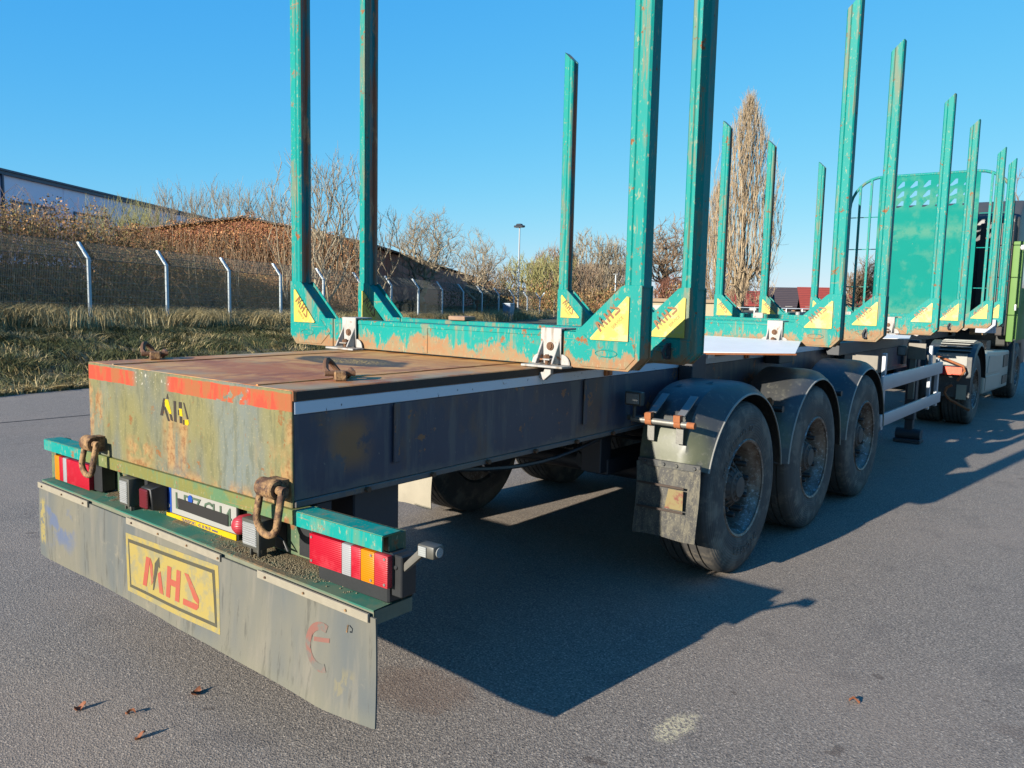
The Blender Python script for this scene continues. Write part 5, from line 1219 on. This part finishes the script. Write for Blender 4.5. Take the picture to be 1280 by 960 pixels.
b = MB(); quadbox(b, oc, .31, 158, -.3, -.05, 0, 4.0); quadbox(b, oc, .31, 158, -12.35, -12.1, 0, 4.0); b.build('side_wall', dark_clad, G, smooth=0)
bm_ = MB(); quadbox(bm_, (0, 0, 0), .05, 2.95, -.049, -.01, .3, 3.95); pan = bm_.mesh('wall_panel', dark_clad, smooth=0)
for i in range(30): link('wall_panel', pan, G, Vector(oc)+UL*(.31+3*i))
b = MB()
for c0, c1, z0, z1 in ((.35, -6.2, 4.02, 5.26), (-12.75, -6.2, 4.42, 5.26)):
    v = [bpt(oc, a, c_, z+dz) for dz in (0, .10) for a, c_, z in ((-.25, c0, z0), (158.3, c0, z0), (158.3, c1, z1), (-.25, c1, z1))]
    b.add(v, [(0, 1, 2, 3), (7, 6, 5, 4), (0, 4, 5, 1), (1, 5, 6, 2), (2, 6, 7, 3), (3, 7, 4, 0)])
b.build('roof', roofd, G, smooth=0)
# creeper on the gable
n = 42000; cc = rng.uniform(-12.8, .3, n); zt = np.where(cc > -6.2, 4.07+(-cc)*1.15/6.2, 5.22-(-cc-6.2)*.77/6.2)+.20+.10*np.sin(cc*1.9)+.08*np.sin(cc*4.3+1); zz = zt*rng.random(n)**.75; aa = -rng.uniform(.02, .45, n)
P_ = np.array(oc)[None, :]+np.array(UL)[None, :]*aa[:, None]+np.array(UR)[None, :]*cc[:, None]; P_[:, 2] = zz+.06*np.sin(cc*3)
sz = rng.uniform(.018, .048, n)[:, None]; A = rng.normal(0, 1, (n, 3)); A /= np.linalg.norm(A, axis=1, keepdims=True); B = np.cross(A, rng.normal(0, 1, (n, 3))); B /= np.linalg.norm(B, axis=1, keepdims=True)
V = np.stack([P_-A*sz, P_+B*sz*.6, P_+A*sz, P_-B*sz*.6], 1).reshape(-1, 3)
cv = tag(link('creeper', np_mesh('creeper', V, np.arange(n*4).reshape(-1, 4), ivy_leaf)), 'coppery creeper covering the gable end of the red brown warehouse', 'creeper', kind='stuff')
segs = []
for i in range(2600):
    r = random.Random(i+333); c_ = r.uniform(-12.6, .2); z = r.uniform(0, 3.4); a_ = -r.uniform(.05, .5); prev = Vector(bpt(oc, a_, c_, z)); sl_ = r.gauss(0, .35)
    for j in range(3): cur = prev+Vector((UR.x*sl_*.3+r.gauss(0, .04), UR.y*sl_*.3, r.uniform(.25, .6))); segs.append([*prev, *cur, .012, .009]); prev = cur
stuff(link('twigs', seg_mesh('twigs', segs, twig_brown), cv))

def house(name, label, o, ang, L, Wd, hw, hr, wall, roof, chim=True, wins=3, group=None, white_gable=False):
    t = thing(name, label, 'house', o, group); t.rotation_euler = (0, 0, ang)
    b = MB(); b.prism([(0, 0), (0, hw), (Wd/2, hw+hr), (Wd, hw), (Wd, 0)], 'x', 0, L); b.build('wall', wall, t, smooth=0)
    for s_ in (0, 1):
        b = MB(); e = .4; dz = e*hr/(Wd/2)
        pp = [(-e, hw-dz+.02), (Wd/2, hw+hr+.02), (Wd/2, hw+hr+.2), (-e, hw-dz+.18)] if s_ == 0 else [(Wd+e, hw-dz+.02), (Wd/2+.002, hw+hr+.02), (Wd/2+.002, hw+hr+.2), (Wd+e, hw-dz+.18)]
        b.prism(pp, 'x', -.3, L+.3); rf = b.build('roof', roof, t, smooth=0)
    if chim: b = MB(); b.box(L*.4, L*.4+.9, Wd/2-.4, Wd/2+.4, hw+hr*.6, hw+hr+1.1); b.box(L*.4-.08, L*.4+.98, Wd/2-.48, Wd/2+.48, hw+hr+1.1, hw+hr+1.22); b.build('chimney', brick, rf, smooth=0)
    for i in range(wins):
        x = L*(i+.5)/wins; b = MB(); b.box(x-.55, x+.55, -.04, -.001, .9, 2.1); w_ = b.build('window', plate_w, t, smooth=0); MB().box(x-.45, x+.45, -.06, -.041, 1.0, 2.0).build('pane', glass_dark, w_, smooth=0)
    for y_ in (Wd*.3, Wd*.7):
        b = MB(); b.box(-.04, -.001, y_-.5, y_+.5, 1.0, 2.1); w_ = b.build('window', plate_w, t, smooth=0); MB().box(-.06, -.041, y_-.4, y_+.4, 1.1, 2.0).build('pane', glass_dark, w_, smooth=0)
    return t
def tiles(name, c):
    m = Mat(name, .8); wv = m.math('SINE', m.mul(m.xyz()[2], 22)); m.col(m.mix(m.noise(1.5, 5), tuple(x*.8 for x in c[:3])+(1,), tuple(min(1, x*1.2) for x in c[:3])+(1,))); m.bump(wv, .5, .05); return m.m
grey_tiles = tiles('grey_roof_tiles', srgb(124, 116, 110)); red_tiles = tiles('red_roof_tiles', srgb(150, 56, 44)); dark_tiles = tiles('dark_roof_tiles', srgb(66, 54, 58))
wallw = plain('white_render', srgb(206, 204, 198), .8, 0, .06, 1); wallc = plain('cream_render', srgb(196, 182, 150), .8, 0, .08, 1); wallb = plain('tan_brick_wall', srgb(176, 122, 88), .8, 0, .1, 1)
house('house', 'grey roofed house with brick chimney behind bare trees beyond the lamp post', (-63.5, 87, 0), R_(38), 14, 10, 2.6, 3.3, wallb, grey_tiles)
house('house', 'dark roofed house with tan gable between two left stakes near the poplar', (-47.0, 126.0, -1.4), R_(12), 5.5, 8, 1.9, 3.0, wallb, dark_tiles, False, group='houses in the distance')
house('house', 'red roofed house with pale gable right of the dark roofed one', (-40.6, 127.5, -1.4), R_(28), 6, 8, 1.9, 3.1, wallw, red_tiles, False, group='houses in the distance')
house('house', 'small white house with chimney at the right end of the far row', (-36.2, 136.0, -1.4), R_(40), 6, 6, 2.0, 2.0, wallw, red_tiles, True, group='houses in the distance')
house('house', 'white walled house half hidden by the foot of the poplar', (-50.5, 121.5, -1.4), R_(20), 6, 7, 2.2, 2.0, wallw, red_tiles, False, group='houses in the distance')
# flat shed
t = thing('flat_shed', 'low flat roofed cream shed with white door between the nearest right stakes', 'shed', (-27.5, 52.4, 0)); t.rotation_euler = (0, 0, R_(34))
b = MB(); b.box(0, 6, 0, 4, 0, 1.35); b.build('wall', wallc, t, smooth=0); b = MB(); b.box(-.2, 6.2, -.2, 4.2, 1.35, 1.6); b.build('roof', plain('tan_flat_roof', srgb(178, 150, 120), .8), t, smooth=0); MB().box(1.2, 3.0, -.03, -.001, .05, 1.1).build('door', wallw, t, smooth=0)
# lamp post and small furniture
t = thing('street_lamp', 'tall slim grey lamp post with flat lantern head behind the trailer', 'lamp post', (-33.75, 45.95, -.1))
b = MB(); b.cyl((0, 0, 0), (0, 0, 6.55), .075, .05, 12); b.build('pole', plain('lamp_pole_grey', srgb(178, 184, 190), .5, .2, .05, 4), t, smooth=60)
b = MB(); b.box(-.42, .38, -.16, .16, 6.60, 6.74); b.box(-.05, .05, -.05, .05, 6.52, 6.62); b.prism([(-.30, 6.74), (.25, 6.74), (.15, 6.86), (-.20, 6.86)], 'y', -.12, .12); h_ = b.build('lantern', plain('dark_lantern', srgb(40, 44, 54), .4), t, bevel=.02)
MB().box(-.36, .30, -.12, .12, 6.585, 6.599).build('lantern_glass', glassm, h_)
t = thing('street_lamp', 'distant thin pale lamp post just left of the nearest right stake', 'lamp post', (-33.5, 59.2, 0)); MB().cyl((0, 0, 0), (0, 0, 3.5), .06, .05, 8).build('pole', galv, t); MB().box(-.25, .25, -.1, .1, 3.5, 3.6).build('lantern', greyp, t, bevel=.02)
t = thing('electric_cabinet', 'pale grey cabinet standing left of the foot of the lamp post', 'cabinet', (-29.3, 39.2, 0)); b = MB(); b.box(-.3, .3, -.2, .2, 0, 1.05); b.build('case', plain('cabinet_grey', srgb(170, 178, 190), .5), t, bevel=.02); MB().box(-.33, .33, -.23, .23, 1.05, 1.10).build('lid', galv, t, bevel=.01); MB().box(-.26, .26, -.215, -.201, .1, 1.0).build('door', plain('cabinet_blue_grey', srgb(150, 164, 190), .5), t)
t = thing('container', 'green waste container seen through the left bars of the head board', 'container', (-14.8, 60.6, 0)); b = MB(); b.prism([(-1, .15), (1, .15), (1.2, 1.15), (-1.2, 1.15)], 'y', -.6, .6); b.build('body', plain('container_green', srgb(20, 130, 100), .5), t, bevel=.03); MB().box(-1.22, 1.22, -.63, .63, 1.15, 1.27).build('lid', plain('container_lid', srgb(14, 100, 80), .5), t, bevel=.03)
for i, (x, y, lab) in enumerate([(-32.8, 49.2, 'left one of two bare wooden posts right of the last fence post'), (-32.1, 49.8, 'right one of two bare wooden posts right of the last fence post')]):
    b = MB(); b.cyl((0, 0, -.2), (.02, 0, 1.35), .07, .06, 8); tag(b.build('wooden_post', plain('pale_wood', srgb(170, 148, 116), .85, 0, .2, 10), loc=(x, y, 0)), lab, 'post', 'wooden posts')
t = thing('orange_valve_post', 'small orange brown post behind the fence left of the cabinet', 'post', (-30.2, 37.2, 0)); MB().cyl((0, 0, 0), (0, 0, 1.0), .06, n=8).build('pole', rust_orange, t); MB().box(-.12, .12, -.1, .1, 1.0, 1.3).build('head', rust_orange, t, bevel=.02)
t = thing('railing', 'low grey metal railing behind the trailer in front of the poplar', 'railing', (-25.6, 54.8, 0)); dr = Vector((8.6, 6.6, 0))
for i in range(10): p = dr*(i/9); MB().box(p.x-.03, p.x+.03, p.y-.03, p.y+.03, 0, 1.05).build('post', galv, t)
b = MB(); 
for z in (.5, 1.05): b.cyl((0, 0, z), (dr.x, dr.y, z), .03, n=6)
b.build('rail', galv, t)
# far woodland line and hedges as one mass at the horizon
n = 26000; u_ = rng.random(n); x = -150+u_*175; y = 132+u_*30+rng.uniform(-6, 10, n); hh = 3.2+1.6*np.sin(x*.13)+1.2*np.sin(x*.37+2)
P_ = np.stack([x, y, hh*rng.random(n)**.6], 1); sz = rng.uniform(.10, .34, n)[:, None]; A = rng.normal(0, 1, (n, 3)); A[:, 2] *= 2; A /= np.linalg.norm(A, axis=1, keepdims=True); B = np.cross(A, rng.normal(0, 1, (n, 3))); B /= np.linalg.norm(B, axis=1, keepdims=True)
V = np.stack([P_-A*sz, P_+B*sz*.3, P_+A*sz, P_-B*sz*.3], 1).reshape(-1, 3)
tag(link('distant_hedgerow', np_mesh('distant_hedgerow', V, np.arange(n*4).reshape(-1, 4), twig_brown)), 'brown bare hedgerow and scrub along the horizon behind everything', 'hedgerow', kind='stuff')
# scrub behind the far fence corner
n = 16000; u_ = rng.random(n); x = -46+u_*20+rng.normal(0, .6, n); y = 52+u_*8+rng.uniform(-2, 4, n); hh = 1.6+.7*np.sin(x*1.1)+.5*np.sin(x*2.7)
P_ = np.stack([x, y, np.maximum(hh, .4)*rng.random(n)**.6*np.clip((58-np.abs(y-56)*2)/50, .3, 1)*1.1], 1); sz = rng.uniform(.05, .14, n)[:, None]; A = rng.normal(0, 1, (n, 3)); A[:, 2] *= 1.6; A /= np.linalg.norm(A, axis=1, keepdims=True); B = np.cross(A, rng.normal(0, 1, (n, 3))); B /= np.linalg.norm(B, axis=1, keepdims=True)
V = np.stack([P_-A*sz, P_+B*sz*.35, P_+A*sz, P_-B*sz*.35], 1).reshape(-1, 3)
tag(link('scrub', np_mesh('scrub', V, np.arange(n*4).reshape(-1, 4), bramble_leaf)), 'low brown scrub behind the corner of the fence right of the lamp post', 'scrub', kind='stuff')
